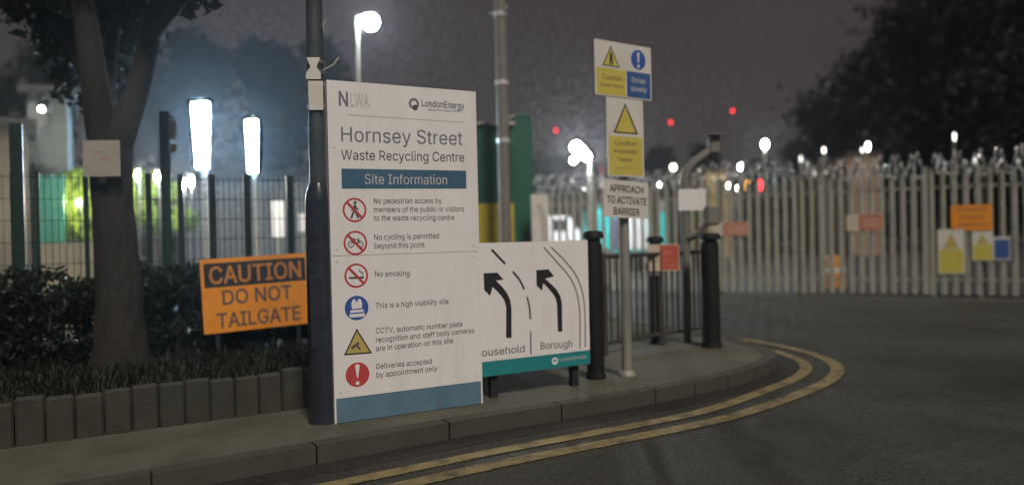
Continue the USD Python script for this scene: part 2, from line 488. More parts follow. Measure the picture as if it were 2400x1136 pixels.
while s < L - 0.3:
    p = kerb_line.interpolate(s + 0.3)
    step = 0.45 if (0.8 < p.x and 6 < p.y < 10) else 0.9
    seg = LineString([kerb_line.interpolate(s + t * (step - 0.012)) for t in np.linspace(0, 1, 6)])
    off = seg.parallel_offset(0.125, 'left')
    a, b = list(seg.coords), list(off.coords)
    if Point(a[0]).distance(Point(b[0])) > Point(a[0]).distance(Point(b[-1])):
        b = b[::-1]
    q = Polygon(a + b[::-1])
    m = extrude(q.buffer(0), 0.135, -0.02)
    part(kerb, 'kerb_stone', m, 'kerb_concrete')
    s += step
def along(off_near, off_corner, half):
    """A strip beside the kerb whose distance from it closes up round the corner."""
    t = np.gradient(kerb_pts, axis=0)
    t /= np.linalg.norm(t, axis=1, keepdims=True)
    nrm = np.c_[t[:, 1], -t[:, 0]]
    k = np.clip((kerb_pts[:, 0] - 0.9) / 1.3, 0, 1)
    k[np.argmax(kerb_pts[:, 0]):] = 1
    k = k * k * (3 - 2 * k)
    q = kerb_pts + nrm * (off_near + (off_corner - off_near) * k)[:, None]
    return LineString(q).buffer(half, cap_style=2).buffer(0)


clip = Polygon([(-9, -2), (6, -2), (6, 9.4), (-9, 9.4)])
single('gutter_shade', extrude(kerb_line.buffer(0.21).difference(pave_poly).intersection(clip), 0.004, 0.0), 'gutter_shade_asphalt', kind='structure')  # dark strip painted along the kerb foot to deepen its shade
single('road_line', extrude(along(0.43, 0.27, 0.055).intersection(clip), 0.004, 0.0045), 'yellow_paint', kind='structure')
single('road_line', extrude(along(0.67, 0.55, 0.06).intersection(clip), 0.004, 0.0045), 'yellow_paint', kind='structure')

# ------------------------------------------------------------------ the big information sign
S_O = np.array([-1.2035, 5.0804, 0.11])
SY = 0.5032
main = Plane(S_O, SY)
sg = thing('information_sign', 'tall white site information board with blue base and prohibition symbols beside the dark column', 'information sign', S_O)
W_ = 1.083
part(sg, 'core', main.panel(0.006, 0.004, W_ - 0.006, 2.296, 0.055, -0.062, 0.0), 'aluminium')
v_b = main.uv(783, 938)[1], main.uv(1127, 890)[1]
vb = 0.5 * (v_b[0] + v_b[1])
seam = 0.5 * (main.uv(790, 600)[1] + main.uv(1120, 588)[1])
part(sg, 'upper_panel', main.panel(0, seam + 0.0015, W_, 2.3, 0.006, -0.006, 0.008), 'sign_white')
part(sg, 'lower_panel', main.panel(0, vb + 0.001, W_, seam - 0.0015, 0.006, -0.006, 0.0), 'sign_white')
part(sg, 'base_panel', main.panel(0, 0.002, W_, vb - 0.001, 0.006, -0.006, 0.0), 'base_blue')
part(sg, 'edge_trim', [main.panel(W_, 0.0, W_ + 0.012, 2.3, 0.07, -0.066, 0), main.panel(-0.012, 0.0, 0, 2.3, 0.07, -0.066, 0)], 'sign_white')
for u_s in (0.03, W_ - 0.03):
    for v_s in (0.05, vb - 0.03, vb + 0.04, seam - 0.04, seam + 0.04, 1.85, 2.26):
        part(sg, 'screw', main.shape(Point(u_s, v_s).buffer(0.0042, quad_segs=3), 0.002, 0.0), 'aluminium')
E_ = 0.0
T = lambda s, pl, pr, cap, m='print_dark', bold=False: part(sg, 'lettering', main.text(s, pl, pr, cap, E_, bold), m)
T('N', (794, 247), (816, 249), 33, 'print_grey', True)
T('LWA', (821, 249), (866, 252), 31, 'print_pale', True)
lg = part(sg, 'logo', main.disc((970, 243), 13, 0.001, E_, 0.55), 'print_grey')
part(lg, 'logo_drop', main.disc((973, 252), 6.5, 0.0012, E_ + 0.0012), 'print_dark')
T('LondonEnergy', (988, 249), (1088, 256), 15, 'print_grey', True)
T('energy from waste in london', (1003, 259), (1080, 263.5), 5, 'print_grey')
part(sg, 'rule', main.line([(815, 269), (1090, 287)], 2.0, 0.001, E_), 'print_pale')
T('Hornsey Street', (800, 331), (1084, 340), 34, 'print_grey')
T('Waste Recycling Centre', (800, 374), (1088, 379), 23, 'print_dark')
part(sg, 'title_band', main.poly([(800, 395), (1092, 400), (1093, 442), (801, 442)], 0.001, E_), 'sign_blue')
part(sg, 'lettering', main.text('Site Information', (855, 431), (1048, 432), 23, E_ + 0.0012), 'print_pale')
txt = [('No pedestrian access by', 477, 1035, 476, 12.5), ('members of the public or visitors', 497, 1088, 495, 12.5), ('to the waste recycling centre', 517, 1065, 515, 12.5),
       ('No cycling is permitted', 562, 1029, 558, 13), ('beyond this point', 582, 995, 579, 13), ('No smoking', 648, 960, 646, 13), ('This is a high visibility site', 722, 1051, 711, 12.5),
       ('CCTV, automatic number plate', 781, 1084, 764, 12.5), ('recognition and staff body cameras', 802, 1111, 779, 12.5), ('are in operation on this site', 822, 1062, 803, 12.5),
       ('Deliveries accepted', 864, 1012, 851, 12.5), ('by appointment only', 884, 1025, 868, 12.5)]
for s_, y0, x1, y1, c in txt:
    T(s_, (876 + (y0 - 477) * 0.016, y0), (x1, y1), c)


def prohibition(c, r, inner_fn):
    g = part(sg, 'prohibition_symbol', main.disc(c, r, 0.001, E_, 0.84), 'print_red')
    part(g, 'field', main.disc(c, r * 0.84, 0.0006, E_), 'sign_white')
    for m_ in inner_fn(c, r):
        part(g, 'pictogram', m_, 'print_dark')
    k = r * 0.62
    part(g, 'bar', main.line([(c[0] - k, c[1] - k * 1.02), (c[0] + k, c[1] + k * 1.0)], r * 0.19, 0.001, E_ + 0.0022), 'print_red')


def walker(c, r):
    x, y = c
    w = E_ + 0.0008
    return [main.disc((x + 1, y - r * 0.62), r * 0.13, 0.001, w), main.line([(x + 1, y - r * 0.45), (x, y + 1)], r * 0.22, 0.001, w),
            main.line([(x, y - 1), (x - r * 0.28, y + r * 0.66)], r * 0.15, 0.001, w + 0.0002), main.line([(x, y - 1), (x + r * 0.32, y + r * 0.64)], r * 0.15, 0.001, w + 0.0004),
            main.line([(x, y - r * 0.4), (x - r * 0.24, y + 1)], r * 0.1, 0.001, w + 0.0006), main.line([(x, y - r * 0.4), (x + r * 0.28, y)], r * 0.1, 0.001, w + 0.0007)]


def bicycle(c, r):
    x, y = c
    w = E_ + 0.0008
    o = [main.disc((x - r * 0.36, y + r * 0.1), r * 0.27, 0.001, w, 0.75), main.disc((x + r * 0.40, y + r * 0.1), r * 0.27, 0.001, w, 0.75)]
    for a, b in (((-.36, .1), (-.12, -.26)), ((-.12, -.26), (.26, -.26)), ((.26, -.26), (.4, .1)), ((-.12, -.26), (.03, .12)), ((.03, .12), (.28, -.22)), ((.22, -.42), (.3, -.2)), ((-.2, -.36), (-.05, -.36))):
        o.append(main.line([(x + a[0] * r, y + a[1] * r), (x + b[0] * r, y + b[1] * r)], r * 0.06, 0.001, w + 0.0002 + 0.0001 * len(o)))
    return o


def cigarette(c, r):
    x, y = c
    w = E_ + 0.0008
    return [main.line([(x - r * 0.6, y + r * 0.2), (x + r * 0.62, y + r * 0.14)], r * 0.15, 0.001, w), main.line([(x + r * 0.52, y - r * 0.02), (x + r * 0.5, y - r * 0.25), (x + r * 0.3, y - r * 0.32), (x + r * 0.3, y - r * 0.55)], r * 0.07, 0.001, w + 0.0002)]


prohibition((831, 492), 28.5, walker)
prohibition((833, 569), 28.5, bicycle)
prohibition((835, 645.5), 28.5, cigarette)
g = part(sg, 'vest_symbol', main.disc((836, 721), 28.5, 0.001, E_), 'print_blue')
w1 = E_ + 0.0012
part(g, 'vest', [main.poly([(827, 701), (832, 701), (836, 709), (840, 700), (845, 700), (849, 710), (848, 722), (825, 724), (823, 711)], 0.001, w1),
                 main.poly([(821, 727), (852, 724), (853, 730), (821, 733)], 0.001, w1), main.poly([(819, 736), (855, 733), (856, 741), (820, 744)], 0.001, w1)], 'sign_white')
tri = [(806, 832), (872, 827), (836, 769)]
g = part(sg, 'camera_triangle', main.poly(tri, 0.001, E_), 'print_black')
cx, cy = np.mean(tri, 0)
part(g, 'field', main.poly([(cx + (x - cx) * 0.84, cy + (y - cy) * 0.84) for x, y in tri], 0.001, E_ + 0.0012), 'print_gold')
part(g, 'pictogram', [main.poly([(822, 813), (840, 800), (843, 805), (826, 818)], 0.001, E_ + 0.0024), main.poly([(834, 808), (838, 806), (846, 818), (841, 819)], 0.001, E_ + 0.0026)], 'print_brown')
g = part(sg, 'mandatory_symbol', main.disc((838, 877), 28.5, 0.001, E_), 'print_red')
part(g, 'exclamation_mark', [main.poly([(832, 856), (837, 852), (843, 855), (841, 872), (839, 885), (837, 885), (834, 870)], 0.001, w1), main.disc((838, 897), 4.6, 0.001, w1)], 'sign_white')

# ------------------------------------------------------------------ lane sign "Household / Borough"
l_o = main.P(0, 0, -0.075)
lane = Plane(l_o, SY + 0.01)
ls = thing('lane_sign', 'low white lane board with two bent black arrows, right of the tall board', 'direction sign', lane.P(1.5, 0))
zz = lambda x, y: (1110 + x / 3.441, 560 + y / 3.441)
u0 = lane.uv(1127, 700)[0] - 0.13
u1 = lane.uv(1380, 700)[0]
vt = 0.5 * (lane.uv(1130, 572)[1] + lane.uv(1375, 560)[1])
v1 = 0.5 * (lane.uv(1130, 885)[1] + lane.uv(1385, 850)[1])
v2 = 0.5 * (lane.uv(*zz(65, 1000))[1] + lane.uv(*zz(945, 885))[1])
part(ls, 'panel', lane.panel(u0, v2 + 0.001, u1, vt, 0.006, -0.006, 0.006), 'sign_white')
part(ls, 'foot_panel', lane.panel(u0, v1, u1, v2 - 0.001, 0.006, -0.006, 0.0), 'teal_print')
part(ls, 'frame', [lane.panel(u0, v1 + .02, u1, v1 + .06, .03, -.037, 0), lane.panel(u0, vt - .06, u1, vt - .02, .03, -.037, 0)], 'aluminium')
for uu in (u0 + 0.25, u1 - 0.12):
    part(ls, 'leg', lane.panel(uu - 0.03, 0.0, uu + 0.03, vt - 0.06, 0.05, -0.09, 0), 'dark_steel')
for pts in ([(80, 275), (190, 270), (240, 325), (180, 335), (225, 378), (268, 432), (295, 492), (305, 560), (306, 795), (262, 795), (262, 548), (250, 500), (230, 465), (195, 425), (152, 385), (133, 457), (85, 410)],
            [(505, 250), (605, 243), (648, 300), (575, 318), (625, 362), (668, 405), (700, 460), (712, 520), (715, 745), (680, 745), (672, 525), (662, 480), (640, 440), (605, 400), (562, 355), (551, 417), (508, 374)]):
    part(ls, 'arrow', lane.poly([zz(*p) for p in pts], 0.001, 0.0), 'print_black')
for pts, wp, mm in (([(145, 85), (255, 200)], 5, 'print_black'), ([(315, 262), (370, 328), (408, 405)], 4.2, 'print_black'), ([(432, 465), (450, 550), (458, 645)], 4.2, 'print_brown'), ([(461, 740), (461, 930)], 3.4, 'print_grey')):
    part(ls, 'lane_dash', lane.line([zz(*p) for p in pts], wp, 0.001, 0.0), mm)
for pts in ([(565, 65), (680, 195), (770, 300), (828, 420), (853, 560), (858, 700), (857, 880)], [(625, 65), (740, 180), (830, 300), (880, 440), (896, 580), (900, 720), (900, 872)]):
    part(ls, 'edge_line', lane.line([zz(*p) for p in pts], 2.6, 0.001, 0.0), 'print_brown')
part(ls, 'lettering', lane.text('Household', zz(8, 950), zz(412, 908), 17, 0.0), 'print_dark')
part(ls, 'lettering', lane.text('Borough', zz(540, 888), zz(795, 868), 17, 0.0), 'print_dark')
lg = part(ls, 'logo', lane.disc(zz(655, 982), 8.5, 0.001, 0.0, 0.5), 'sign_white')
part(lg, 'logo_drop', lane.disc(zz(658, 998), 4, 0.001, 0.0012), 'sign_white')
part(ls, 'lettering', lane.text('LondonEnergy', zz(690, 985), zz(910, 955), 8, 0.0), 'print_pale')

# ------------------------------------------------------------------ dark lamp column beside the sign
c0 = gnd(755, 985, 0.11)
c0 = np.array([-1.305, 5.16, 0.11])
zs = at(750, 440, c0[1])[2] - 0.11
lc = thing('lamp_column', 'dark stepped steel lamp column rising out of frame at the left edge of the tall white board', 'lamp post', c0)
part(lc, 'base_compartment', lathe([(0, 0), (0.105, 0), (0.105, 0.02), (0.098, 0.04), (0.092, zs - 0.10), (0.086, zs - 0.04), (0.062, zs + 0.03), (0, zs + 0.03)], c0, 28), 'column_paint', 40)
part(lc, 'shaft', tube(c0 + [0, 0, zs + 0.02], c0 + [0, 0, 7.5], 0.058, 0.047, 24), 'column_upper', 40)
part(lc, 'door', box(c0 + [-0.01, -0.093, 0.75], (0.085, 0.012, 0.5), 0, 0.004), 'column_paint')
part(lc, 'band_clamp', [lathe([(0.059, -0.012), (0.064, -0.012), (0.064, 0.012), (0.059, 0.012)], at(737, y, c0[1]) * [0, 0, 1] + c0 * [1, 1, 0], 24) for y in (148, 172, 200, 250)], 'aluminium', 40)
cp = Plane(c0 + [0, -0.066, 0], 0.12)
part(lc, 'number_plate', cp.poly([(718, 135), (751, 135), (742, 157), (752, 172), (752, 186), (717, 186), (717, 172), (728, 157)], 0.004, 0), 'sign_white_old', label='hourglass shaped pale plate strapped to the column')
part(lc, 'label_plate', cp.poly([(722, 190), (757, 190), (758, 258), (724, 258)], 0.004, 0), 'sign_white_old', label='pale rectangular plate below the hourglass plate')
part(lc, 'bracket_arm', [tube(at(757, 60, 5.1), at(766, 46, 5.1), 0.006), tube(at(783, 150, 5.15), at(795, 135, 5.15), 0.008), tube(at(757, 165, 5.15), at(786, 150, 5.15), 0.006)], 'galvanised')

# ------------------------------------------------------------------ post with three boards
p0 = gnd(1470, 880, 0.11)
ps = thing('sign_post', 'grey steel post carrying three warning boards at the kerb corner', 'sign post', p0)
part(ps, 'post', tube(p0, p0 + [0, 0, at(1455, 120, p0[1])[2] - 0.11], 0.045, n=20), 'galvanised_worn', 40)
part(ps, 'base_collar', lathe([(0.045, 0), (0.075, 0), (0.075, 0.02), (0.05, 0.05), (0.045, 0.05)], p0, 20), 'galvanised_worn', 40)
pl = Plane(p0 + [0, 0, -0.11] + np.array([0.03, -0.05, 0]), 0.6)


def board(P, corners, m, w, name='board', r=0.012):
    q = [P.uv(*c, w) for c in corners]
    u_0, u_1 = (q[0][0] + q[3][0]) / 2, (q[1][0] + q[2][0]) / 2
    t_, b_ = (q[0][1] + q[1][1]) / 2, (q[2][1] + q[3][1]) / 2
    return P.panel(u_0, b_, u_1, t_, 0.004, w, r), (u_0, b_, u_1, t_)


def frac(P, R, pts, depth, w):
    u_0, b_, u_1, t_ = R
    return P.shape(Polygon([(u_0 + (u_1 - u_0) * x, t_ - (t_ - b_) * y) for x, y in pts]), depth, w)


def ftext(P, R, s, x0, x1, y, cap, w, bold=False):
    u_0, b_, u_1, t_ = R
    m = meshkit.text_mesh(s, (t_ - b_) * cap, 0.001, bold)
    a, b = m.bounds[0][0], m.bounds[1][0]
    v = np.asarray(m.vertices).copy()
    v[:, 0] = u_0 + (u_1 - u_0) * (x0 + (x1 - x0) * (v[:, 0] - a) / (b - a))
    v[:, 1] += t_ - (t_ - b_) * y
    m.vertices = v
    return P.lift(m, w)


def fdisc(P, R, x, y, r, w, asp=1.0):
    u_0, b_, u_1, t_ = R
    s = affinity.scale(Point(u_0 + (u_1 - u_0) * x, t_ - (t_ - b_) * y).buffer((t_ - b_) * r, quad_segs=12), asp, 1)
    return P.shape(s, 0.001, w)


m, R = board(pl, [(1389, 92), (1527, 112), (1524, 236), (1397, 222)], 'sign_white_old', 0.012)
b1 = part(ps, 'upper_board', m, 'sign_white_old', label='white board with warning triangle and blue disc above yellow and blue fields')
w = 0.0161
part(b1, 'yellow_field', frac(pl, R, [(0.03, 0.50), (0.53, 0.50), (0.53, 0.98), (0.03, 0.98)], 0.001, w), 'print_yellow')
part(b1, 'blue_field', frac(pl, R, [(0.55, 0.50), (0.98, 0.50), (0.98, 0.98), (0.55, 0.98)], 0.001, w), 'print_navy')
part(b1, 'triangle_border', frac(pl, R, [(0.13, 0.46), (0.43, 0.46), (0.28, 0.08)], 0.001, w), 'print_black')
part(b1, 'triangle_field', frac(pl, R, [(0.155, 0.445), (0.405, 0.445), (0.28, 0.125)], 0.001, w + 0.0012), 'print_yellow')
part(b1, 'pictogram', frac(pl, R, [(0.265, 0.20), (0.295, 0.20), (0.30, 0.28), (0.315, 0.43), (0.29, 0.43), (0.28, 0.33), (0.27, 0.43), (0.245, 0.43), (0.26, 0.28)], 0.001, w + 0.0024), 'print_black')
part(b1, 'blue_disc', fdisc(pl, R, 0.765, 0.265, 0.185, w), 'print_blue')
part(b1, 'exclamation_mark', [frac(pl, R, [(0.74, 0.13), (0.79, 0.13), (0.775, 0.32), (0.755, 0.32)], 0.001, w + 0.0012), fdisc(pl, R, 0.765, 0.385, 0.032, w + 0.0012)], 'sign_white_old')
part(b1, 'lettering', ftext(pl, R, 'Caution', 0.12, 0.46, 0.70, 0.085, w + 0.0012), 'print_brown')
part(b1, 'lettering', ftext(pl, R, 'Speed ramps', 0.09, 0.48, 0.83, 0.06, w + 0.0012), 'print_brown')
part(b1, 'lettering', ftext(pl, R, 'Drive', 0.64, 0.88, 0.70, 0.095, w + 0.0012), 'sign_white_old')
part(b1, 'lettering', ftext(pl, R, 'slowly', 0.62, 0.90, 0.86, 0.095, w + 0.0012), 'sign_white_old')
m, R = board(pl, [(1417, 228), (1508, 234), (1507, 415), (1426, 412)], 'sign_white_old', 0.006)
b2 = part(ps, 'middle_board', m, 'sign_white_old', label='narrow white and yellow caution board below the upper board')
w = 0.0101
part(b2, 'yellow_field', frac(pl, R, [(0.05, 0.49), (0.96, 0.49), (0.96, 0.985), (0.05, 0.985)], 0.001, w), 'print_yellow')
part(b2, 'triangle_border', frac(pl, R, [(0.18, 0.45), (0.85, 0.45), (0.51, 0.06)], 0.001, w), 'print_black')
part(b2, 'triangle_field', frac(pl, R, [(0.235, 0.433), (0.785, 0.433), (0.51, 0.105)], 0.001, w + 0.0012), 'print_yellow')
for i, (s_, x0_, x1_) in enumerate((('Caution', 0.2, 0.8), ('Automatic', 0.18, 0.82), ('barrier', 0.3, 0.7), ('operating', 0.2, 0.8))):
    part(b2, 'lettering', ftext(pl, R, s_, x0_, x1_, 0.60 + 0.105 * i, 0.055, w + 0.0012), 'print_gold' if i == 3 else 'print_brown')
pa = Plane(pl.o, 0.6, -0.045)
m, R = board(pa, [(1414, 418), (1520, 430), (1517, 513), (1414, 508)], 'sign_white_old', 0.022)
b3 = part(ps, 'lower_board', m, 'sign_white_old', label='white board reading APPROACH TO ACTIVATE BARRIER')
w = 0.0261
for s_, x0_, x1_, y_ in (('APPROACH', 0.13, 0.88, 0.31), ('TO ACTIVATE', 0.07, 0.96, 0.62), ('BARRIER', 0.22, 0.80, 0.92)):
    part(b3, 'lettering', ftext(pa, R, s_, x0_, x1_, y_, 0.185, w, True), 'print_black')
for y in (110, 215, 260, 390, 440, 500):
    q = at(1465, y, p0[1])
    part(ps, 'clamp', lathe([(0.046, -0.014), (0.053, -0.014), (0.053, 0.014), (0.046, 0.014)], p0 * [1, 1, 0] + [0, 0, q[2]], 20), 'aluminium', 40)

# ------------------------------------------------------------------ bollards
def bollard(px, py, top_px, r, label, name='bollard'):
    b = gnd(px, py, 0.11)
    h = at(px, top_px, b[1])[2] - 0.11
    t = thing(name, label, 'bollard', b)
    part(t, 'shaft', lathe([(0, 0), (r * 1.1, 0), (r * 1.1, 0.03), (r * 0.98, 0.06), (r * 0.94, h - 0.12), (r * 0.8, h - 0.1), (r * 0.8, h - 0.07), (0, h - 0.07)], b, 24), 'black_plastic', 40)
    part(t, 'cap', lathe([(0, h - 0.07), (r * 1.12, h - 0.07), (r * 1.16, h - 0.04), (r * 1.0, h - 0.01), (r * 0.55, h), (0, h)], b, 24), 'black_plastic', 40)
    return t, b, h


bollard(1397, 885, 540, 0.078, 'black capped bollard touching the right end of the lane arrow board')
_, bb, _ = bollard(1540, 805, 553, 0.085, 'black bollard standing behind the red and white plate')
bollard(1668, 812, 545, 0.10, 'thick black bollard furthest right, at the corner of the pavement')
rp = Plane(bb + [0, -0.13, 0], 0.25)
m, R = board(rp, [(1515, 573), (1592, 571), (1592, 634), (1519, 636)], '', 0.0)
rs = thing('prohibition_plate', 'small red and white prohibition plate fixed to the middle black bollard', 'sign', bb + [0, -0.13, 0.8])
part(rs, 'plate', m, 'cream_board')
part(rs, 'red_field', frac(rp, R, [(0.385, 0.04), (0.97, 0.04), (0.97, 0.96), (0.385, 0.96)], 0.001, 0.0041), 'red_board')
part(rs, 'prohibition_ring', rp.shape(Point(R[0] + (R[2] - R[0]) * 0.19, (R[1] + R[3]) / 2).buffer(0.055).difference(Point(R[0] + (R[2] - R[0]) * 0.19, (R[1] + R[3]) / 2).buffer(0.045)), 0.001, 0.0041), 'faded_red')
for k, (a_, b_, y_) in enumerate(((0.52, 0.74, 0.3), (0.5, 0.86, 0.55), (0.48, 0.88, 0.75))):
    part(rs, 'print_line', frac(rp, R, [(a_, y_), (b_, y_), (b_, y_ + 0.07), (a_, y_ + 0.07)], 0.001, 0.0053), 'faded_red')
part(rs, 'bracket', [box(bb + [0, -0.10, z_], (0.16, 0.05, 0.03), 0.25) for z_ in (0.78, 0.92)], 'dull_grey')

# gooseneck entry post
gb = gnd(1610, 800, 0.11)
gp = thing('entry_post', 'grey gooseneck entry post with a curved neck, reader head and blank white notice', 'entry post', gb)
D = gb[1]
neck = smooth2([gb, at(1608, 640, D), at(1604, 480, D), at(1606, 415, D), at(1622, 385, D), at(1650, 363, D), at(1668, 352, D)], 8)
part(gp, 'neck', path_tube(neck, 0.05, 14), 'dull_grey', 40)
hd = at(1672, 340, D)
part(gp, 'reader_head', box(hd, (0.125, 0.12, 0.2), 0.1, 0.015), 'dull_grey')
part(gp, 'reader_hood', box(hd + [0, -0.03, 0.11], (0.15, 0.2, 0.014), 0.1, 0.004), 'dull_grey')
arm = smooth2([at(1606, 560, D), at(1630, 552, D - .1), at(1650, 528, D - .15), at(1662, 505, D - .15)], 6)
part(gp, 'side_arm', path_tube(arm, 0.035, 10), 'dull_grey', 40)
part(gp, 'intercom_box', box(at(1668, 505, D - 0.17), (0.15, 0.1, 0.22), 0.2, 0.02), 'dull_grey')
gpl = Plane(gb + [0, -0.06, -0.11], 0.05)
m, R = board(gpl, [(1590, 444), (1654, 442), (1654, 493), (1590, 493)], '', 0.0)
part(gp, 'notice', m, 'sign_white')
part(gp, 'notice_clamp', lathe([(0.05, -0.012), (0.058, -0.012), (0.058, 0.012), (0.05, 0.012)], at(1605, 468, D), 16), 'aluminium')

# guard railing behind the bollards
ra, rb_ = gnd(1405, 838, 0.11), gnd(1695, 775, 0.11)
ra, rb_ = np.array([0.92, 7.7, 0.11]), np.array([2.3, 8.95, 0.11])
gr = thing('guard_railing', 'dull brown upright bar guard railing between the bollards', 'railing', ra)
L_ = np.linalg.norm(rb_ - ra)
dr = (rb_ - ra) / L_
RH = 1.0
for z_ in (0.12, RH):
    part(gr, 'rail', tube(ra + [0, 0, z_], rb_ + [0, 0, z_], 0.022, n=8), 'rail_brown')
k = 0.0
i = 0
while k <= L_ + 1e-6:
    q = ra + dr * k
    if i % 9 == 0:
        part(gr, 'post', tube(q + [0, 0, 0], q + [0, 0, RH + 0.04], 0.03, n=10), 'rail_brown')
    else:
        part(gr, 'bar', tube(q + [0, 0, 0.12], q + [0, 0, RH], 0.011, n=6), 'rail_brown')
    k += 0.105
    i += 1

# ------------------------------------------------------------------ verge on the left: edging, bank, mesh fence, hedge, tree
ea, eb = np.array([-4.6, 3.82]), np.array([-1.50, 5.66])
ed = (eb - ea) / np.linalg.norm(eb - ea)
en = np.array([-ed[1], ed[0]])
VZ = 0.30
fo = np.array([-3.72, 7.3])
fd = np.array([math.cos(SY), math.sin(SY)])
fn = np.array([-fd[1], fd[0]])
bank = Polygon([tuple(ea - ed * 6 + en * 0.07), tuple(eb + en * 0.07), tuple(fo + fd * 3.2 + fn * 1.4), tuple(fo - fd * 8 + fn * 1.4)])
g_ = np.random.default_rng(3)
bm = extrude(bank, VZ - 0.1, 0.09)
single('verge', bm, 'soil', kind='structure')
edging = '/World/' + numbered('/World', 'edging')
tag(UsdGeom.Xform.Define(stage, edging).GetPrim(), kind='structure')
Le = np.linalg.norm(eb - ea)
k = -1.2
while k < Le:
    q = ea + ed * (k + 0.078)
    h = 0.29 + g_.uniform(-0.015, 0.02)
    m = box((0, 0, 0), (0.157, 0.075 + g_.uniform(0, 0.014), h + 0.06), math.atan2(ed[1], ed[0]) + g_.uniform(-0.02, 0.02), 0.014)
    m.apply_translation([q[0], q[1], 0.11 - 0.06 + (h + 0.06) / 2 - 0.01])
    part(edging, 'edging_slab', m, 'edging_concrete')
    k += 0.163
# grass on the bank
n_g = 9000
bx0, by0, bx1, by1 = bank.bounds
pts = np.c_[g_.uniform(-6.5, -1.2, n_g * 3), g_.uniform(3, 9.8, n_g * 3)]
import shapely
pts = pts[shapely.contains_xy(bank.buffer(-0.03), pts[:, 0], pts[:, 1])][:n_g]
hh = g_.uniform(0.05, 0.16, len(pts))
th = g_.uniform(0, 6.28, len(pts))
wv = np.c_[np.cos(th), np.sin(th), 0 * th] * 0.008
b3g = np.c_[pts, np.full(len(pts), VZ - 0.012)]
tip = b3g + np.c_[g_.normal(0, 0.04, (len(pts), 2)), hh]
v = np.stack([b3g - wv, b3g + wv, tip], 1).reshape(-1, 3)
single('grass', trimesh.Trimesh(v, np.arange(len(v)).reshape(-1, 3), process=False), 'grass', 'short dark grass on the verge behind the concrete edging', 'grass', kind='stuff')

# mesh fence
FT = 2.03
mf = thing('mesh_fence', 'green welded mesh fence with square posts behind the verge', 'fence', (fo[0], fo[1], VZ - 0.01))
fpl = Plane(np.array([fo[0], fo[1], 0.0]), SY)
post_px = [(-190, 0.05, FT), (45, 0.05, 2.46), (91, 0.016, FT), (205, 0.02, FT), (352, 0.025, FT), (392, 0.045, 2.64), (426, 0.025, FT), (500, 0.032, FT), (582, 0.032, FT), (682, 0.034, FT), (860, 0.032, FT), (1075, 0.032, FT)]
us = [fpl.uv(px, 600)[0] for px, _, _ in post_px]
for (px, hw, tz), u in zip(post_px, us):
    part(mf, 'post', fpl.panel(u - hw, VZ - 0.02, u + hw, tz, 2 * hw, -hw, 0), 'fence_green')
for a, b in zip(us[:-1], us[1:]):
    ms = []
    n_w = max(1, int((b - a) / 0.052))
    for j in range(1, n_w):
        u = a + (b - a) * j / n_w
        ms.append(tube(fpl.P(u, VZ + 0.05, 0.0), fpl.P(u, FT - 0.02, 0.0), 0.0032, n=4, caps=False))
    for z_ in np.arange(VZ + 0.08, FT - 0.01, 0.2):
        ms.append(tube(fpl.P(a, z_, 0.006), fpl.P(b, z_, 0.006), 0.0032, n=4, caps=False))
    part(mf, 'mesh_panel', ms, 'fence_green')
u39 = us[5]
part(mf, 'post_camera', [fpl.panel(u39 + 0.05, 2.38, u39 + 0.11, 2.56, 0.06, -0.03, 0.008), tube(fpl.P(u39, 2.6, 0), fpl.P(u39 + 0.09, 2.59, 0), 0.012), fpl.panel(u39 + 0.055, 2.25, u39 + 0.1, 2.32, 0.05, -0.02, 0.008)], 'galvanised')

# orange caution board on the fence
co = fpl.P(fpl.uv(600, 690, 0.62)[0], 0, 0.62)
cb = Plane(co, SY, 0.035)
m, R = board(cb, [(471, 610), (724, 590), (724, 756), (475, 785)], '', 0.0)
cs = thing('caution_sign', 'orange board reading CAUTION DO NOT TAILGATE standing on two legs before the mesh fence', 'warning sign', cb.P((R[0] + R[2]) / 2, R[1]))
part(cs, 'board', m, 'orange_board')
part(cs, 'black_field', frac(cb, R, [(0.03, 0.06), (0.975, 0.06), (0.975, 0.385), (0.03, 0.385)], 0.001, 0.0041), 'print_black')
part(cs, 'lettering', ftext(cb, R, 'CAUTION', 0.075, 0.93, 0.335, 0.225, 0.0053, True), 'orange_text')
part(cs, 'lettering', ftext(cb, R, 'DO NOT', 0.18, 0.83, 0.625, 0.19, 0.0041, True), 'print_brown')
part(cs, 'lettering', ftext(cb, R, 'TAILGATE', 0.12, 0.90, 0.93, 0.19, 0.0041, True), 'print_brown')
for u_l in (R[0] + .1, R[2] - .14):
    part(cs, 'leg', cb.panel(u_l, VZ - 0.03, u_l + .035, R[3] - .03, 0.035, -0.037, 0), 'dark_steel')

# hedge behind the fence
hc, hr = [], []
for u in np.arange(-3.2, 3.4, 0.17):
    for q in range(3):
        z_ = VZ + (0.18, 0.42, 0.62)[q] + g_.uniform(-0.06, 0.08)
        hc.append(fpl.P(u + g_.uniform(-.08, .08), z_, 0.25 + g_.uniform(-.1, .1)))
        hr.append(0.2)
hd_ = thing('hedge', 'low dark green hedge along the foot of the mesh fence', 'hedge', fpl.P(0, VZ, 0.33))
part(hd_, 'foliage', leaves(hc, hr, 26000, 0.042, 1.0, 11), 'leaf_hedge')
part(hd_, 'stem', [tube(fpl.P(u, VZ - 0.03, 0.33), fpl.P(u + 0.05, VZ + 0.6, 0.33), 0.02, 0.008, 6) for u in np.arange(-3.1, 3.3, 0.35)], 'bark')

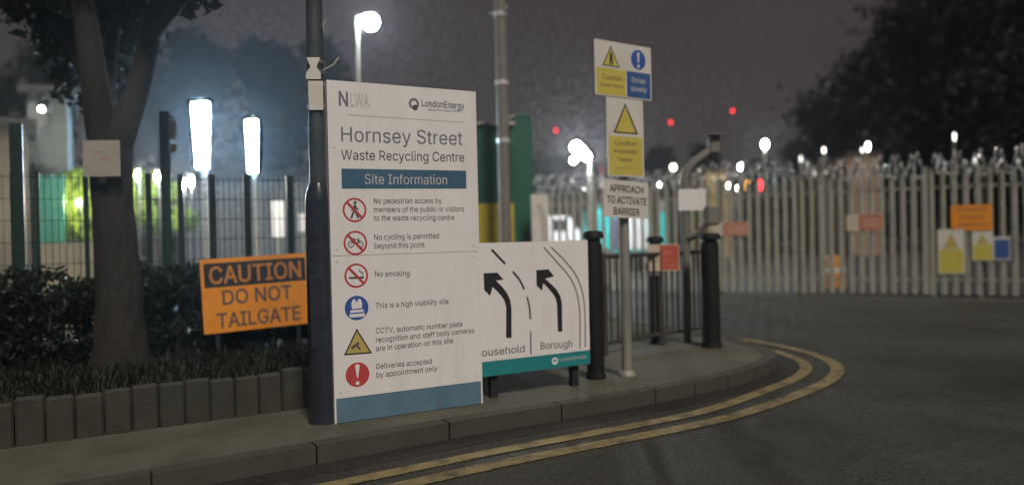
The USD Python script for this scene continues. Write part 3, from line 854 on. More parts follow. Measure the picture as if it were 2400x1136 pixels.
# near tree with forked trunk
TD = 6.7
tb = at(285, 852, TD)
tb[2] = VZ - 0.04
tr = thing('street_tree', 'dark forked street tree on the verge in front of the mesh fence', 'tree', tb)
trunk_pts = smooth2([tb + [0, 0, 0], at(284, 790, TD), at(280, 680, TD), at(270, 540, TD), at(262, 430, TD), at(262, 350, TD)], 14)
kk = len(trunk_pts)
rad = np.interp(np.linspace(0, 1, kk), [0, 0.08, 0.3, 0.7, 1], [0.30, 0.23, 0.19, 0.165, 0.175])
mtr = path_tube(trunk_pts, rad, 48)
v = np.asarray(mtr.vertices)
ridge = meshkit.fbm(v * [7, 7, 2], 3) * 0.05 + np.abs(meshkit.fbm(v * [24, 24, 3.5], 3, 4) - 0.5) * 0.09 - 0.04
mtr.vertices = v + ridge[:, None] * np.array([0.8, -0.8, 0])
part(tr, 'trunk', mtr, 'bark', 60)
limbs = [([at(258, 400, TD), at(285, 310, TD), at(322, 210, TD + .1), at(352, 90, TD + .2), at(385, -60, TD + .3), at(430, -260, TD + .5), at(470, -500, TD + .6)], [0.13, 0.125, 0.10, 0.09, 0.08, 0.06, 0.03]),
         ([at(262, 400, TD), at(240, 310, TD), at(222, 200, TD - .1), at(205, 80, TD - .1), at(180, -80, TD - .2), at(150, -300, TD - .3), at(120, -520, TD - .3)], [0.13, 0.13, 0.11, 0.10, 0.08, 0.06, 0.03]),
         ([at(222, 200, TD - .1), at(170, 110, TD + .4), at(90, 20, TD + .8), at(-20, -80, TD + 1.1)], [0.08, 0.06, 0.05, 0.03]),
         ([at(352, 90, TD + .2), at(410, 20, TD - .3), at(480, -60, TD - .7), at(560, -180, TD - 1.0)], [0.07, 0.05, 0.04, 0.02]),
         ([at(240, 310, TD), at(250, 180, TD + .4), at(270, 40, TD + .8), at(300, -140, TD + 1.2)], [0.1, 0.08, 0.06, 0.04])]
for pts, rr in limbs:
    q = smooth2(pts, 6)
    part(tr, 'limb', path_tube(q, np.interp(np.linspace(0, 1, len(q)), np.linspace(0, 1, len(rr)), rr), 12), 'bark', 60)
cc, cr_ = [], []
gt = np.random.default_rng(5)
for px, py, dy, r in [(60, -60, 0.8, .55), (130, 0, .9, .5), (180, 60, 1.2, .45), (240, -20, .9, .5), (300, -70, .6, .5), (360, -60, .9, .45), (410, -90, 0, .5), (130, -160, 0, .8), (250, -180, .2, .9), (380, -190, .4, .8), (480, -230, -.4, .7),
                      (40, -220, .6, .8), (160, 130, 1.3, .32), (240, 110, 1.4, .35), (300, 60, 1.3, .4), (190, 200, 1.5, .3), (260, 210, 1.6, .28), (-60, -130, 1, .8), (430, -40, -.2, .3), (0, -330, .5, 1.0), (180, -360, 0, 1.1), (340, -380, 0, 1.1), (500, -400, 0, .9), (600, -300, -.8, .6)]:
    cc.append(at(px, py, TD + dy))
    cr_.append(r)
part(tr, 'crown', leaves(cc, cr_, 15000, 0.075, 1.0, 21), 'leaf_tree')
tpl = Plane(at(240, 370, TD - 0.25) * [1, 1, 0], 0.12)
m, R = board(tpl, [(193, 328), (283, 330), (281, 415), (196, 412)], '', 0.0)
tn = thing('tree_notice', 'weathered pale square notice fixed to the forked tree trunk', 'notice', tpl.P((R[0] + R[2]) / 2, R[1]))
part(tn, 'plate', m, 'weathered_board')
part(tn, 'print_line', [frac(tpl, R, [(.3, .3), (.55, .3), (.55, .34), (.3, .34)], .001, .0041), frac(tpl, R, [(.45, .48), (.72, .48), (.72, .56), (.45, .56)], .001, .0041)], 'pink_print')
part(tn, 'batten', tpl.panel((R[0] + R[2]) / 2 - .03, R[1] - .05, (R[0] + R[2]) / 2 + .03, R[3] + .05, 0.05, -0.052, 0), 'bark')

# ------------------------------------------------------------------ palisade fence and gates across the entrance
ga, gb2 = np.array([4.52, 16.15]), np.array([8.58, 13.91])
gyaw = math.atan2(gb2[1] - ga[1], gb2[0] - ga[0])
gpl = Plane(np.array([ga[0], ga[1], 0.0]), gyaw)


def pale(u, h, m_=None):
    wd = 0.046
    xs = np.array([-wd, -wd * 0.62, -wd * 0.3, 0, wd * 0.3, wd * 0.62, wd])
    ds = np.array([0.0, 0.018, 0.004, 0.018, 0.004, 0.018, 0.0])
    tz = np.array([h - 0.09, h - 0.02, h - 0.075, h, h - 0.075, h - 0.02, h - 0.09])
    lean = np.array([-0.02, -0.012, 0, 0.025, 0, -0.012, -0.02])
    n = len(xs)
    front_b = np.c_[u + xs, np.full(n, 0.07), ds]
    front_t = np.c_[u + xs * 1.05, tz, ds + lean]
    back_b, back_t = front_b - [0, 0, 0.004], front_t - [0, 0, 0.004]
    v = np.vstack([front_b, front_t, back_b, back_t])
    f = []
    for i in range(n - 1):
        f += [[i, i + 1, n + i + 1], [i, n + i + 1, n + i], [2 * n + i, 3 * n + i + 1, 2 * n + i + 1], [2 * n + i, 3 * n + i, 3 * n + i + 1],
              [n + i, n + i + 1, 3 * n + i + 1], [n + i, 3 * n + i + 1, 3 * n + i]]
    f += [[0, n, 3 * n], [0, 3 * n, 2 * n], [n - 1, 3 * n - 1, 4 * n - 1], [n - 1, 4 * n - 1, 2 * n - 1]]
    return gpl.lift(trimesh.Trimesh(v, f, process=False), 0.0)


def razor(u_a, u_b, zc, r, pitch, seed):
    g = np.random.default_rng(seed)
    n = int((u_b - u_a) / pitch * 22)
    t = np.arange(n) / 22.0
    ph = 2 * np.pi * t
    rr = r * (1 + 0.12 * np.sin(t * 1.7 + seed) + 0.08 * np.sin(t * 4.1))
    uu = u_a + t * pitch + 0.04 * np.sin(ph * 0.5 + 1)
    sag = 0.05 * np.sin(t * 0.21 + seed)
    c = np.array([gpl.P(a, zc + s_ + b, d) for a, b, d, s_ in zip(uu, rr * np.sin(ph), rr * np.cos(ph), sag)])
    ms = [path_tube(c, 0.0055, 4)]
    for i in range(0, n, 4):
        m = trimesh.creation.box((0.065, 0.028, 0.002))
        m.apply_transform(trimesh.transformations.random_rotation_matrix(g.random(3)))
        m.apply_translation(c[i])
        ms.append(m)
    return trimesh.util.concatenate(ms)


def palisade(name, label, px0, px1, cat, pitch=0.19, posts=True, h=2.4, hseed=1):
    u_a, u_b = gpl.uv(px0, 560)[0], gpl.uv(px1, 560)[0]
    t = thing(name, label, cat, gpl.P(u_a, 0))
    n = int(round((u_b - u_a) / pitch))
    for k in range(n + 1):
        u = u_a + (u_b - u_a) * k / n
        part(t, 'pale', pale(u, h + rng.uniform(-0.012, 0.012)), 'galvanised')
    for z_ in (0.32, 2.05):
        part(t, 'rail', gpl.panel(u_a, z_, u_b, z_ + 0.05, 0.045, -0.056, 0), 'galvanised_worn')
    if posts:
        for u in (u_a - 0.05, u_b + 0.05) if not posts == 'many' else np.linspace(u_a, u_b, 4):
            part(t, 'post', gpl.panel(u - 0.05, 0, u + 0.05, h + 0.05, 0.1, -0.16, 0), 'galvanised_worn')
    part(t, 'razor_wire', razor(u_a, u_b, h + 0.17, 0.19, 0.16, hseed), 'razor_steel')
    part(t, 'razor_wire', razor(u_a + 0.05, u_b, h + 0.02, 0.13, 0.21, hseed + 5), 'razor_steel')
    return t, u_a, u_b


palisade('palisade_fence', 'grey palisade fence with razor wire behind the three-board sign post', 1262, 1683, 'fence', posts='many', hseed=1)
palisade('palisade_gate', 'left leaf of the grey palisade gate, beside the thick black bollard', 1696, 1862, 'gate', hseed=2)
palisade('palisade_gate', 'wide grey palisade gate leaf right of the gap, with a faded red plate', 1880, 2168, 'gate', hseed=3)
palisade('palisade_fence', 'grey palisade fence at the right edge with orange and yellow boards', 2184, 2560, 'fence', posts='many', hseed=4)
ga2, gb3 = gpl.uv(1255, 560)[0], gpl.uv(2560, 560)[0]
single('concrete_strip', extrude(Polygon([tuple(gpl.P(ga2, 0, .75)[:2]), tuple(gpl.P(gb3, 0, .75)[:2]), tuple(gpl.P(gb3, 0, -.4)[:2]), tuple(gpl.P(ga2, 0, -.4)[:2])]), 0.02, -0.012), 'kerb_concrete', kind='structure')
tcon = Plane(gpl.o, gyaw)


def gate_board(name, label, corners, w0, cat='sign'):
    m, R = board(tcon, corners, '', w0)
    t = thing(name, label, cat, tcon.P((R[0] + R[2]) / 2, R[1], w0))
    return t, m, R, w0 + 0.0041


t, m, R, w = gate_board('gate_plate', 'faded red and cream plate on the left gate leaf near the thick bollard', [(1672, 522), (1755, 520), (1755, 551), (1672, 553)], 0.03)
part(t, 'plate', m, 'cream_board')
part(t, 'red_field', frac(tcon, R, [(.28, .04), (.98, .04), (.98, .96), (.28, .96)], .001, w), 'faded_red')
part(t, 'print_line', [frac(tcon, R, [(.38, y_), (.9, y_), (.9, y_ + .1), (.38, y_ + .1)], .001, w + .0012) for y_ in (.3, .6)], 'cream_board')
t, m, R, w = gate_board('gate_plate', 'faded orange-red and cream plate on the middle of the wide gate leaf', [(1984, 503), (2070, 500), (2070, 539), (1984, 541)], 0.03)
part(t, 'plate', m, 'cream_board')
part(t, 'red_field', frac(tcon, R, [(.34, .04), (.98, .04), (.98, .96), (.34, .96)], .001, w), 'faded_red')
part(t, 'print_line', [frac(tcon, R, [(.45, y_), (.9, y_), (.9, y_ + .1), (.45, y_ + .1)], .001, w + .0012) for y_ in (.3, .6)], 'cream_board')
t, m, R, w = gate_board('caution_board', 'orange board above two yellow boards on the right-hand palisade fence', [(2229, 482), (2326, 478), (2326, 539), (2229, 541)], 0.03)
part(t, 'board', m, 'orange_board')
part(t, 'print_line', [frac(tcon, R, [(a, y_), (b, y_), (b, y_ + .13), (a, y_ + .13)], .001, w) for a, b, y_ in ((.12, .88, .12), (.2, .8, .42), (.15, .85, .7))], 'orange_text')
t, m, R, w = gate_board('warning_board', 'larger yellow and white warning board, lower left under the orange board', [(2198, 538), (2261, 536), (2261, 640), (2198, 642)], 0.03)
part(t, 'board', m, 'sign_white_old')
part(t, 'yellow_field', frac(tcon, R, [(.05, .45), (.95, .45), (.95, .98), (.05, .98)], .001, w), 'print_yellow')
part(t, 'triangle', frac(tcon, R, [(.2, .43), (.8, .43), (.5, .08)], .001, w), 'print_gold')
t, m, R, w = gate_board('warning_board', 'smaller yellow and white warning board, right under the orange board', [(2278, 543), (2327, 541), (2327, 609), (2278, 611)], 0.03)
part(t, 'board', m, 'sign_white_old')
part(t, 'yellow_field', frac(tcon, R, [(.05, .45), (.95, .45), (.95, .98), (.05, .98)], .001, w), 'print_yellow')
part(t, 'triangle', frac(tcon, R, [(.2, .43), (.8, .43), (.5, .08)], .001, w), 'print_gold')
t, m, R, w = gate_board('mandatory_board', 'blue and white board right of the smaller yellow board', [(2328, 556), (2368, 554), (2368, 608), (2328, 610)], 0.03)
part(t, 'board', m, 'sign_white_old')
part(t, 'blue_field', frac(tcon, R, [(.06, .1), (.94, .1), (.94, .95), (.06, .95)], .001, w), 'print_navy')

# ------------------------------------------------------------------ green steel gate frame, mast, yellow panel, second lane board
GD = 12.0
go = at(1190, 560, GD) * [1, 1, 0]
gq = Plane(go, 0.15)
gf = thing('green_gate_frame', 'tall dark green steel gate frame with yellow ribbed panel behind the tall board', 'gate frame', go)
x0 = gq.uv(1108, 500)[0]
x1, x2, x3 = gq.uv(1160, 500)[0], gq.uv(1199, 500)[0], gq.uv(1252, 500)[0]
zt = gq.uv(1180, 290)[1]
zt2 = gq.uv(1225, 268)[1]
part(gf, 'left_leaf', gq.panel(x0, 0.05, x2, zt, 0.04, -0.06, 0), 'green_steel')
part(gf, 'right_post', gq.panel(x2 + 0.002, 0, x3, zt2, 0.3, -0.3, 0.01), 'green_sheet')
part(gf, 'rib', [gq.panel(u - .02, .06, u + .02, zt - .02, .02, -.02, 0) for u in np.linspace(x0 + .05, x2 - .06, 4)], 'green_steel')
part(gf, 'top_bracket', [gq.panel(gq.uv(1150, 290)[0], zt - .03, gq.uv(1206, 290)[0], zt + .03, .05, .0, 0), tube(gq.P(gq.uv(1150, 300)[0], zt - .02, .03), gq.P(gq.uv(1205, 275)[0], zt + .12, .03), .02)], 'galvanised')
part(gf, 'top_spike', tube(gq.P(gq.uv(1112, 305)[0], zt - .02, .02), gq.P(gq.uv(1136, 298)[0], zt + .02, .02), .018), 'galvanised')
R = [*gq.uv(1122, 562, .03), *gq.uv(1205, 476, .03)]
n_r = 9
yp = holder(gf, 'yellow_panel')
for k in range(n_r):
    ua = R[0] + (R[2] - R[0]) * k / n_r
    ub = R[0] + (R[2] - R[0]) * (k + 1) / n_r
    part(yp, 'rib', gq.panel(ua + .004, R[1] - 0.35, ub - .004, R[3], .022 if k % 2 else .012, .002, 0), 'yellow_sheet')
mb = at(1183, 480, 11.4) * [1, 1, 0]
ms_ = thing('tall_mast', 'tall slim weathered steel mast in front of the green gate frame', 'mast', mb)
part(ms_, 'pole', tube(mb, at(1163, -120, 11.4) * [1, 1, 0] * 0 + mb + [0.0, 0, 6.5], 0.095, 0.08, 20), 'dull_grey', 40)
part(ms_, 'band', [lathe([(.09, -.03), (.1, -.03), (.1, .03), (.09, .03)], mb + [0, 0, at(1172, y, 11.4)[2]], 20) for y in (35, 195, 330)], 'razor_steel', 40)  # pale rings; the middle one paints in the bright highlight on the pole
part(ms_, 'bracket', [tube(mb + [0, 0, at(1172, 40, 11.4)[2]], mb + [-.16, -.05, at(1172, 32, 11.4)[2]], .015), tube(mb + [0, 0, at(1172, 30, 11.4)[2]], mb + [.1, -.15, at(1172, 22, 11.4)[2]], .015)], 'galvanised')
lo = at(1273, 520, 11.7) * [1, 1, 0]
l2 = Plane(lo, 0.3)
m, R = board(l2, [(1246, 456), (1286, 455), (1288, 600), (1246, 600)], '', 0)
t = thing('lane_board', 'narrow white board with two curved dark lines right of the green gate frame', 'direction sign', lo)
part(t, 'board', m, 'sign_white_old')
for dx in (0, 7):
    part(t, 'edge_line', l2.line([(1258 + dx, 478), (1265 + dx, 492), (1270 + dx, 512), (1272 + dx, 540), (1272 + dx, 598)], 2, .001, .0041), 'print_brown')
part(t, 'leg', l2.panel((R[0] + R[2]) / 2 - .03, 0, (R[0] + R[2]) / 2 + .03, R[3] - .1, .05, -.052, 0), 'galvanised_worn')

# ------------------------------------------------------------------ lamps
def lamp_post(name, label, head, foot_px, lamp_fn, r=0.06, cat='lamp post', m_='galvanised', group=None):
    base = np.array([foot_px[0], foot_px[1], 0.0])
    t = thing(name, label, cat, base, group)
    return t, base


def street_lamp(px, py, D, label, emat, size=0.14, arm=(0.0, 0.0), pole_r=0.05, pole_px=None, group=None, name='street_lamp', squash=(1.0, 1.0, 1.0)):
    h = at(px, py, D)
    base = (at(pole_px[0], pole_px[1], D) if pole_px else h + [arm[0], 0.05, 0]) * [1, 1, 0]
    t = thing(name, label, 'street lamp', base, group)
    top = h[2] + size * squash[2] * 0.6 + 0.04
    part(t, 'pole', tube(base, base * [1, 1, 0] + [0, 0, top], pole_r, pole_r * 0.7, 12), 'dark_steel' if 'yard' in name or 'garden' in name else 'galvanised', 40)
    hd = np.array([h[0], h[1], top])
    if np.linalg.norm(hd[:2] - base[:2]) > pole_r:
        part(t, 'arm', tube(base * [1, 1, 0] + [0, 0, top - 0.02], hd, pole_r * 0.6, n=8), 'galvanised')
    part(t, 'lamp_head', box(hd + [0, 0, 0.02], (size * 1.2 * squash[0] + 0.04, size * 1.4 + 0.04, 0.06), 0, 0.015), 'dull_grey')
    m = trimesh.creation.icosphere(1, size)
    m.apply_scale(squash)
    m.apply_translation(h)
    part(t, 'lamp', m, emat, True)
    return t


street_lamp(868, 52, 22, 'bright white street lamp on a slim pole rising above the tall information board', 'lamp_white', 0.24, pole_px=(838, 120), pole_r=0.062)
# floodlights on the left, smeared light streaks shaped as tall lamp stacks
def light_streak(px, y0, y1, wpx, D, label):
    b = at(px, 600, D) * [1, 1, 0]
    t = thing('floodlight_streak', label, 'floodlight', b)
    a, c = at(px, y1, D)[2], at(px, y0, D)[2]
    wd = wpx / FPX * D
    part(t, 'mast', tube(b + [0, 0.14, 0], b + [0, 0.14, c + 0.1], 0.07, n=12), 'galvanised', 40)
    n = 4
    for k in range(n):
        z0_, z1_ = a + (c - a) * k / n, a + (c - a) * (k + 1) / n
        hp = part(t, 'lamp_housing', box(b + [0, 0.03, (z0_ + z1_) / 2], (wd * (.74 + .09 * k) * 1.12, 0.08, (z1_ - z0_) * 0.97), 0, 0.01), 'dark_steel')
        part(hp, 'lamp', box(b + [0, -0.022, (z0_ + z1_) / 2], (wd * (.74 + .09 * k), 0.02, (z1_ - z0_) * 0.93), 0, 0.004), 'lamp_cool')
    return b


light_streak(480, 240, 395, 38, 19.0, 'larger bright floodlight with its light streak shaped as a column, left of the two, behind the mesh fence')
light_streak(598, 282, 405, 26, 20.0, 'smaller bright floodlight with its light streak shaped as a column, nearer the dark lamp column')
# small lights on the left, behind the mesh
for k, (px, py, s_) in enumerate(((322, 412, .05), (368, 415, .05), (448, 425, .06), (428, 436, .04))):
    lab = ('small white yard lamp seen just right of the tree trunk', 'small white yard lamp left of the tall fence post with a camera', 'small white yard lamp under the larger floodlight column', 'faintest white yard lamp beside the one under the larger floodlight')[k]
    street_lamp(px, py, 13.4, lab, 'lamp_yard', s_ * .75, pole_r=0.025, name='yard_lamp', squash=(.8, .8, 2.2))
# cluster on the pole right of the green frame
D = 24.5
cb_ = at(1386, 500, D) * [1, 1, 0]
t = thing('lamp_cluster', 'galvanised pole with four white lamps left of the yellow caution boards', 'street lamp', cb_)
top = at(1386, 360, D)[2]
part(t, 'pole', tube(cb_, cb_ + [0, 0, top], 0.06, 0.045, 12), 'galvanised', 40)
for px, py, s_ in ((1351, 345, .17), (1366, 350, .08), (1374, 366, .13), (1344, 376, .09)):
    q = at(px, py, D)
    part(t, 'arm', tube(cb_ + [0, 0, min(top - .03, q[2] + .05)], q + [0, 0.03, s_ * .8], 0.025, n=8), 'galvanised')
    mm = trimesh.creation.icosphere(1, s_)
    mm.apply_translation(q)
    part(t, 'lamp', mm, 'lamp_cluster', True)
for px, py, D, s_, em, lab, sq in ((1793, 338, 30, .16, 'lamp_white', 'brightest street lamp above the palisade gate, over its left leaf', (.85, .85, 1.35)),
                                   (1735, 390, 32, .10, 'lamp_far', 'white street lamp low over the left gate leaf beside the amber building', (.8, .8, 2.0)),
                                   (1931, 352, 34, .08, 'lamp_dim', 'dim slim street lamp over the left part of the wide gate leaf', (.7, .7, 2.2)),
                                   (2034, 343, 34, .11, 'lamp_far', 'white street lamp in front of the brown house', (.75, .75, 2.3)),
                                   (2021, 352, 35, .05, 'lamp_dim', 'tiny dim lamp just left of the lamp by the brown house', (.7, .7, 3)),
                                   (2237, 320, 36, .07, 'lamp_dim', 'highest dim lamp at the right against the dark trees', (.6, .6, 4.0)),
                                   (2286, 375, 36, .04, 'lamp_dim', 'faint lamp low at the right above the orange board', (.6, .6, 4.5)),
                                   (2040, 435, 30, .06, 'lamp_far', 'small white lamp seen through the top of the wide gate leaf', (.7, .7, 3.0)),
                                   (1877, 372, 33, .04, 'lamp_dim', 'faint lamp over the gap between the gate leaves', (.6, .6, 4.5)),
                                   (1707, 435, 30, .055, 'lamp_far', 'small white lamp left of the amber signal lamp', (.7, .7, 2.2)),
                                   (1729, 440, 30, .05, 'lamp_far', 'small white lamp between the amber building and the amber signal lamp', (.7, .7, 2.6)),
                                   (1546, 433, 30, .055, 'lamp_far', 'small white lamp right of the yellow caution board', (.7, .7, 2.0)),
                                   (1130, 408, 26, .075, 'lamp_far', 'small round white lamp between the tall board and the green frame', (1, 1, 1)),
                                   (1578, 392, 34, .15, 'lamp_warm', 'warm white lamp left of the curved neck of the entry post', (1, 1, 1.2))):
    street_lamp(px, py, D, lab, em, s_ * 0.75, pole_r=0.035, squash=sq)
# traffic and signal lights beyond the gate
for px, py, em, lab in ((1752, 437, 'lamp_amber', 'amber signal lamp glowing above the left gate leaf'), (1781, 434, 'lamp_red', 'red signal lamp glowing right of the amber one'), (1815, 437, 'lamp_cyan', 'blue-green signal lamp right of the red one')):
    D = 32.0
    q = at(px, py, D)
    t = thing('signal_lamp', lab, 'traffic light', q * [1, 1, 0] + [0, .08, 0])
    part(t, 'pole', tube(q * [1, 1, 0] + [0, .08, 0], q + [0, .08, .3], .045, n=10), 'dark_steel')
    part(t, 'signal_head', box(q + [0, .03, 0], (.3, .1, .85), 0, .02), 'black_plastic')
    mm = trimesh.creation.icosphere(2, .1)
    mm.apply_scale((.75, .5, 2.4) if em != 'lamp_cyan' else (.6, .5, 2.6))
    mm.apply_translation(q + [0, -.03, 0])
    part(t, 'lamp', mm, em, True)
for px, py, lab in ((1303, 306, 'lowest red warning light, on the far mast right of the green frame'), (1572, 287, 'red warning light on the far mast right of the yellow boards'), (1717, 260, 'highest red warning light, on the far mast above the left gate leaf')):
    D = 120.0
    q = at(px, py, D)
    t = thing('warning_mast', lab, 'mast', q * [1, 1, 0])
    part(t, 'mast', tube(q * [1, 1, 0], q + [0, 0, -.3], .10, .05, 8), 'dull_grey')
    mm = trimesh.creation.icosphere(2, .20)
    mm.apply_scale((.7, .7, 1.5))
    mm.apply_translation(q)
    part(t, 'lamp', mm, 'lamp_red', True)

# ------------------------------------------------------------------ buildings and vehicles behind
def building(name, label, cat, px0, px1, ytop, D, depth, wall, yaw=0.0, windows=(), wm='window_glass', roof=True, zmin=0.0):
    o = at(px0, 560, D) * [1, 1, 0]
    P = Plane(o, yaw)
    ub = P.uv(px1, 560)[0]
    zt_ = P.uv((px0 + px1) / 2, ytop)[1]
    t = thing(name, label, cat, o)
    part(t, 'wall', P.panel(0, 0, ub, zt_, depth, -depth, 0), wall)
    if roof:
        part(t, 'roof', P.panel(-.15, zt_ + .002, ub + .15, zt_ + .16, depth + .3, -depth - .15, 0), 'roof_dark')
    for a, b, y0, y1 in windows:
        u_0, v_1 = P.uv(a, y0)
        u_1, v_0 = P.uv(b, y1)
        wf = part(t, 'window', P.panel(u_0, v_0, u_1, v_1, .03, .003, 0), 'dull_grey')
        part(wf, 'pane', P.panel(u_0 + .05, v_0 + .05, u_1 - .05, v_1 - .05, .006, .034, 0), wm)
    return t, P


building('gatehouse', 'low pale rendered gatehouse cut off by the left edge', 'building', -330, 70, 292, 12.5, 4, 'render_wall', 0.56)
building('gatehouse_annexe', 'taller grey rendered block with a lit wall lantern, right of the gatehouse', 'building', 72, 166, 222, 15.2, 4, 'render_grey', 0.50)
# wall lamp
q = at(103, 254, 15.05)
wl = thing('wall_lamp', 'small black wall lantern lighting the grey block at the far left', 'wall lamp', q)
part(wl, 'back_plate', box(q + [0, .1, .05], (.12, .03, .3), 0, .01), 'black_plastic')
part(wl, 'arm', tube(q + [0, .1, .16], q + [0, -.08, .16], .015), 'black_plastic')
part(wl, 'hood', lathe([(0, .13), (.1, .04), (.1, .02), (0, .02)], q + [0, -.08, 0], 14), 'black_plastic')
emit('lamp_wall', (1.0, .95, .85), 70.0)
mm = trimesh.creation.icosphere(2, .05)
mm.apply_translation(q + [0, -.08, -.03])
part(wl, 'lamp', mm, 'lamp_wall', True)

# teal hoarding of separate sheets
ho = at(90, 560, 13.2) * [1, 1, 0]
hp_ = Plane(ho, 0.3)
ub = hp_.uv(147, 560)[0]
zt_ = hp_.uv(120, 413)[1]
hh_ = thing('hoarding', 'teal green sheet hoarding between the gatehouse and the bright bush', 'hoarding', ho)
for k in range(6):
    part(hh_, 'sheet', hp_.panel(ub * k / 6 + .004, .05, ub * (k + 1) / 6 - .004, zt_ + rng.uniform(-.01, .01), .025, 0, 0), 'teal_hoarding')
for k in range(3):
    part(hh_, 'post', hp_.panel(ub * k / 2 - .04, 0, ub * k / 2 + .04, zt_ + .03, .08, -.082, 0), 'green_steel')
# bright bushes
def bush(label, pxs, D, count, size, m_, seed, rr=0.5, name='bush'):
    c = [at(a, b, D + (k % 3) * .2) for k, (a, b, r_) in enumerate(pxs)]
    r = [r_ for _, _, r_ in pxs]
    b = np.mean(c, 0) * [1, 1, 0]
    t = thing(name, label, 'bush' if name == 'bush' else 'tree', b)
    part(t, 'foliage', leaves(c, r, count, size, 1.0, seed), m_)
    part(t, 'stem', [path_tube(smooth2([b + [dx * .2, 0, 0], b + [dx * .6, .05, np.mean(c, 0)[2] * .5], np.array(c[k % len(c)])], 4), np.linspace(.05, .015, 9), 7) for k, dx in enumerate((-.5, 0, .5, .2))], 'bark')
    return t


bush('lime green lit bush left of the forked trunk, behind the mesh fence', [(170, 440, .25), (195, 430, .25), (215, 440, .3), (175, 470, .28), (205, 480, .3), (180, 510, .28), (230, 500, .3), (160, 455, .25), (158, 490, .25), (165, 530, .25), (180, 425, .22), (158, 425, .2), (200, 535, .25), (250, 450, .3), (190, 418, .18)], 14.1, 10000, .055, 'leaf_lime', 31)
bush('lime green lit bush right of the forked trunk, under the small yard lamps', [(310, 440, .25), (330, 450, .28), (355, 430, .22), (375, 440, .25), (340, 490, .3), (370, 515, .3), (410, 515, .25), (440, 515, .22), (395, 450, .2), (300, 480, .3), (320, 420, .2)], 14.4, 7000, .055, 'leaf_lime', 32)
street_lamp(184, 476, 13.55, 'tiny yellow garden lamp glowing in front of the left lime bush', 'lamp_yellow', .022, pole_r=0.02, name='garden_lamp', squash=(1, 1, 1.4))
# low concrete wall
cw = at(88, 590, 12.4) * [1, 1, 0]
cwp = Plane(cw, 0.1)
t = thing('concrete_wall', 'low pale concrete wall lit behind the hedge left of the trunk', 'wall', cw)
ue = cwp.uv(250, 590)[0]
for k in range(5):
    part(t, 'block', cwp.panel(ue * k / 5 + .005, 0, ue * (k + 1) / 5 - .005, cwp.uv(300, 566)[1], .25, -.25, .01), 'pale_concrete')

sh, P = building('warehouse', 'long grey clad warehouse behind the floodlight columns', 'building', 425, 1105, 412, 30, 12, 'grey_cladding', 0.06, roof=False)
u_e = P.uv(1105, 560)[0]
z_e = P.uv(765, 412)[1]
for k in range(46):
    part(sh, 'cladding_rib', P.panel(u_e * (k + .2) / 46, .3, u_e * (k + .45) / 46, z_e - .05, .05, .002, 0), 'grey_cladding')
part(sh, 'roof', P.panel(-.2, z_e + .002, u_e + .2, z_e + .22, 12.4, -12.2, 0), 'roof_dark')
# white noticeboards behind the fence
for a, b, y0, y1, lab in ((638, 666, 471, 556, 'tall white board behind the mesh left of the dark lamp column'), (700, 718, 500, 542, 'small white board behind the mesh touching the dark lamp column')):
    o = at((a + b) / 2, 560, 14) * [1, 1, 0]
    P = Plane(o, .1)
    m, R = board(P, [(a, y0), (b, y0), (b, y1), (a, y1)], '', 0)
    t = thing('notice_board', lab, 'notice', o)
    part(t, 'board', m, 'sign_white')
    part(t, 'leg', P.panel(-.03, 0, .03, R[3] - .02, .04, -.045, 0), 'galvanised_worn')

building('amber_building', 'small amber lit building above the left gate leaf', 'building', 1656, 1706, 398, 40, 5, 'amber_wall', 0, [(1664, 1678, 408, 424), (1686, 1700, 408, 424)], 'lit_window')
building('brown_house', 'dim brown house behind the street lamp over the wide gate leaf', 'building', 1990, 2062, 362, 38, 6, 'brick_brown', 0, [(2000, 2014, 385, 408), (2042, 2054, 385, 408)])


def wheel(c, r, wd, t):
    m = trimesh.creation.cylinder(r, wd, sections=20)
    m.apply_transform(trimesh.transformations.rotation_matrix(np.pi / 2, [1, 0, 0]))
    m.apply_translation(c)
    w_ = part(t, 'wheel', m, 'tyre', 40)
    m = trimesh.creation.cylinder(r * .55, wd + .02, sections=14)
    m.apply_transform(trimesh.transformations.rotation_matrix(np.pi / 2, [1, 0, 0]))
    m.apply_translation(c)
    part(w_, 'rim', m, 'aluminium', 40)


def prism_xz(pts, y0, y1):
    m = trimesh.creation.extrude_polygon(Polygon(pts), y1 - y0, engine='earcut')
    v = np.asarray(m.vertices)
    m.vertices = np.c_[v[:, 0], y1 - v[:, 2], v[:, 1]]
    m.fix_normals()
    return m


# teal and white truck
D = 27.0
tx = at(1370, 560, D)[0]
tl = at(1570, 560, D)[0] - tx
tk = thing('refuse_truck', 'teal and white truck parked behind the palisade fence', 'truck', (tx, D, 0))
cabx = tx + tl * .2
part(tk, 'cab', prism_xz([(tx, .5), (cabx, .5), (cabx, 2.25), (tx + .18, 2.25), (tx + .02, 1.4)], D, D + 2.2), 'truck_teal')
part(tk, 'windscreen_side', prism_xz([(tx + .12, 1.5), (cabx - .1, 1.5), (cabx - .1, 2.05), (tx + .22, 2.05)], D - .012, D - .002), 'window_glass')
part(tk, 'body', box(((cabx + .06 + tx + tl) / 2, D + 1.15, 1.62), (tx + tl - cabx - .06, 2.3, 1.9), 0, .04), 'truck_teal')
for a, b, z0_, z1_, m_ in ((.30, .42, .8, 1.9, 'truck_purple'), (.52, .74, .8, 1.95, 'van_white'), (.30, .98, 2.1, 2.5, 'dull_grey')):
    part(tk, 'body_panel', box((tx + tl * (a + b) / 2, D - .006, (z0_ + z1_) / 2), (tl * (b - a), .02, z1_ - z0_)), m_)
part(tk, 'chassis', box((tx + tl / 2, D + 1.15, .52), (tl * .96, 1.6, .2)), 'dark_steel')
for a in (.14, .78):
    wheel((tx + tl * a, D + .22, .45), .45, .3, tk)
    wheel((tx + tl * a, D + 2.0, .45), .45, .3, tk)
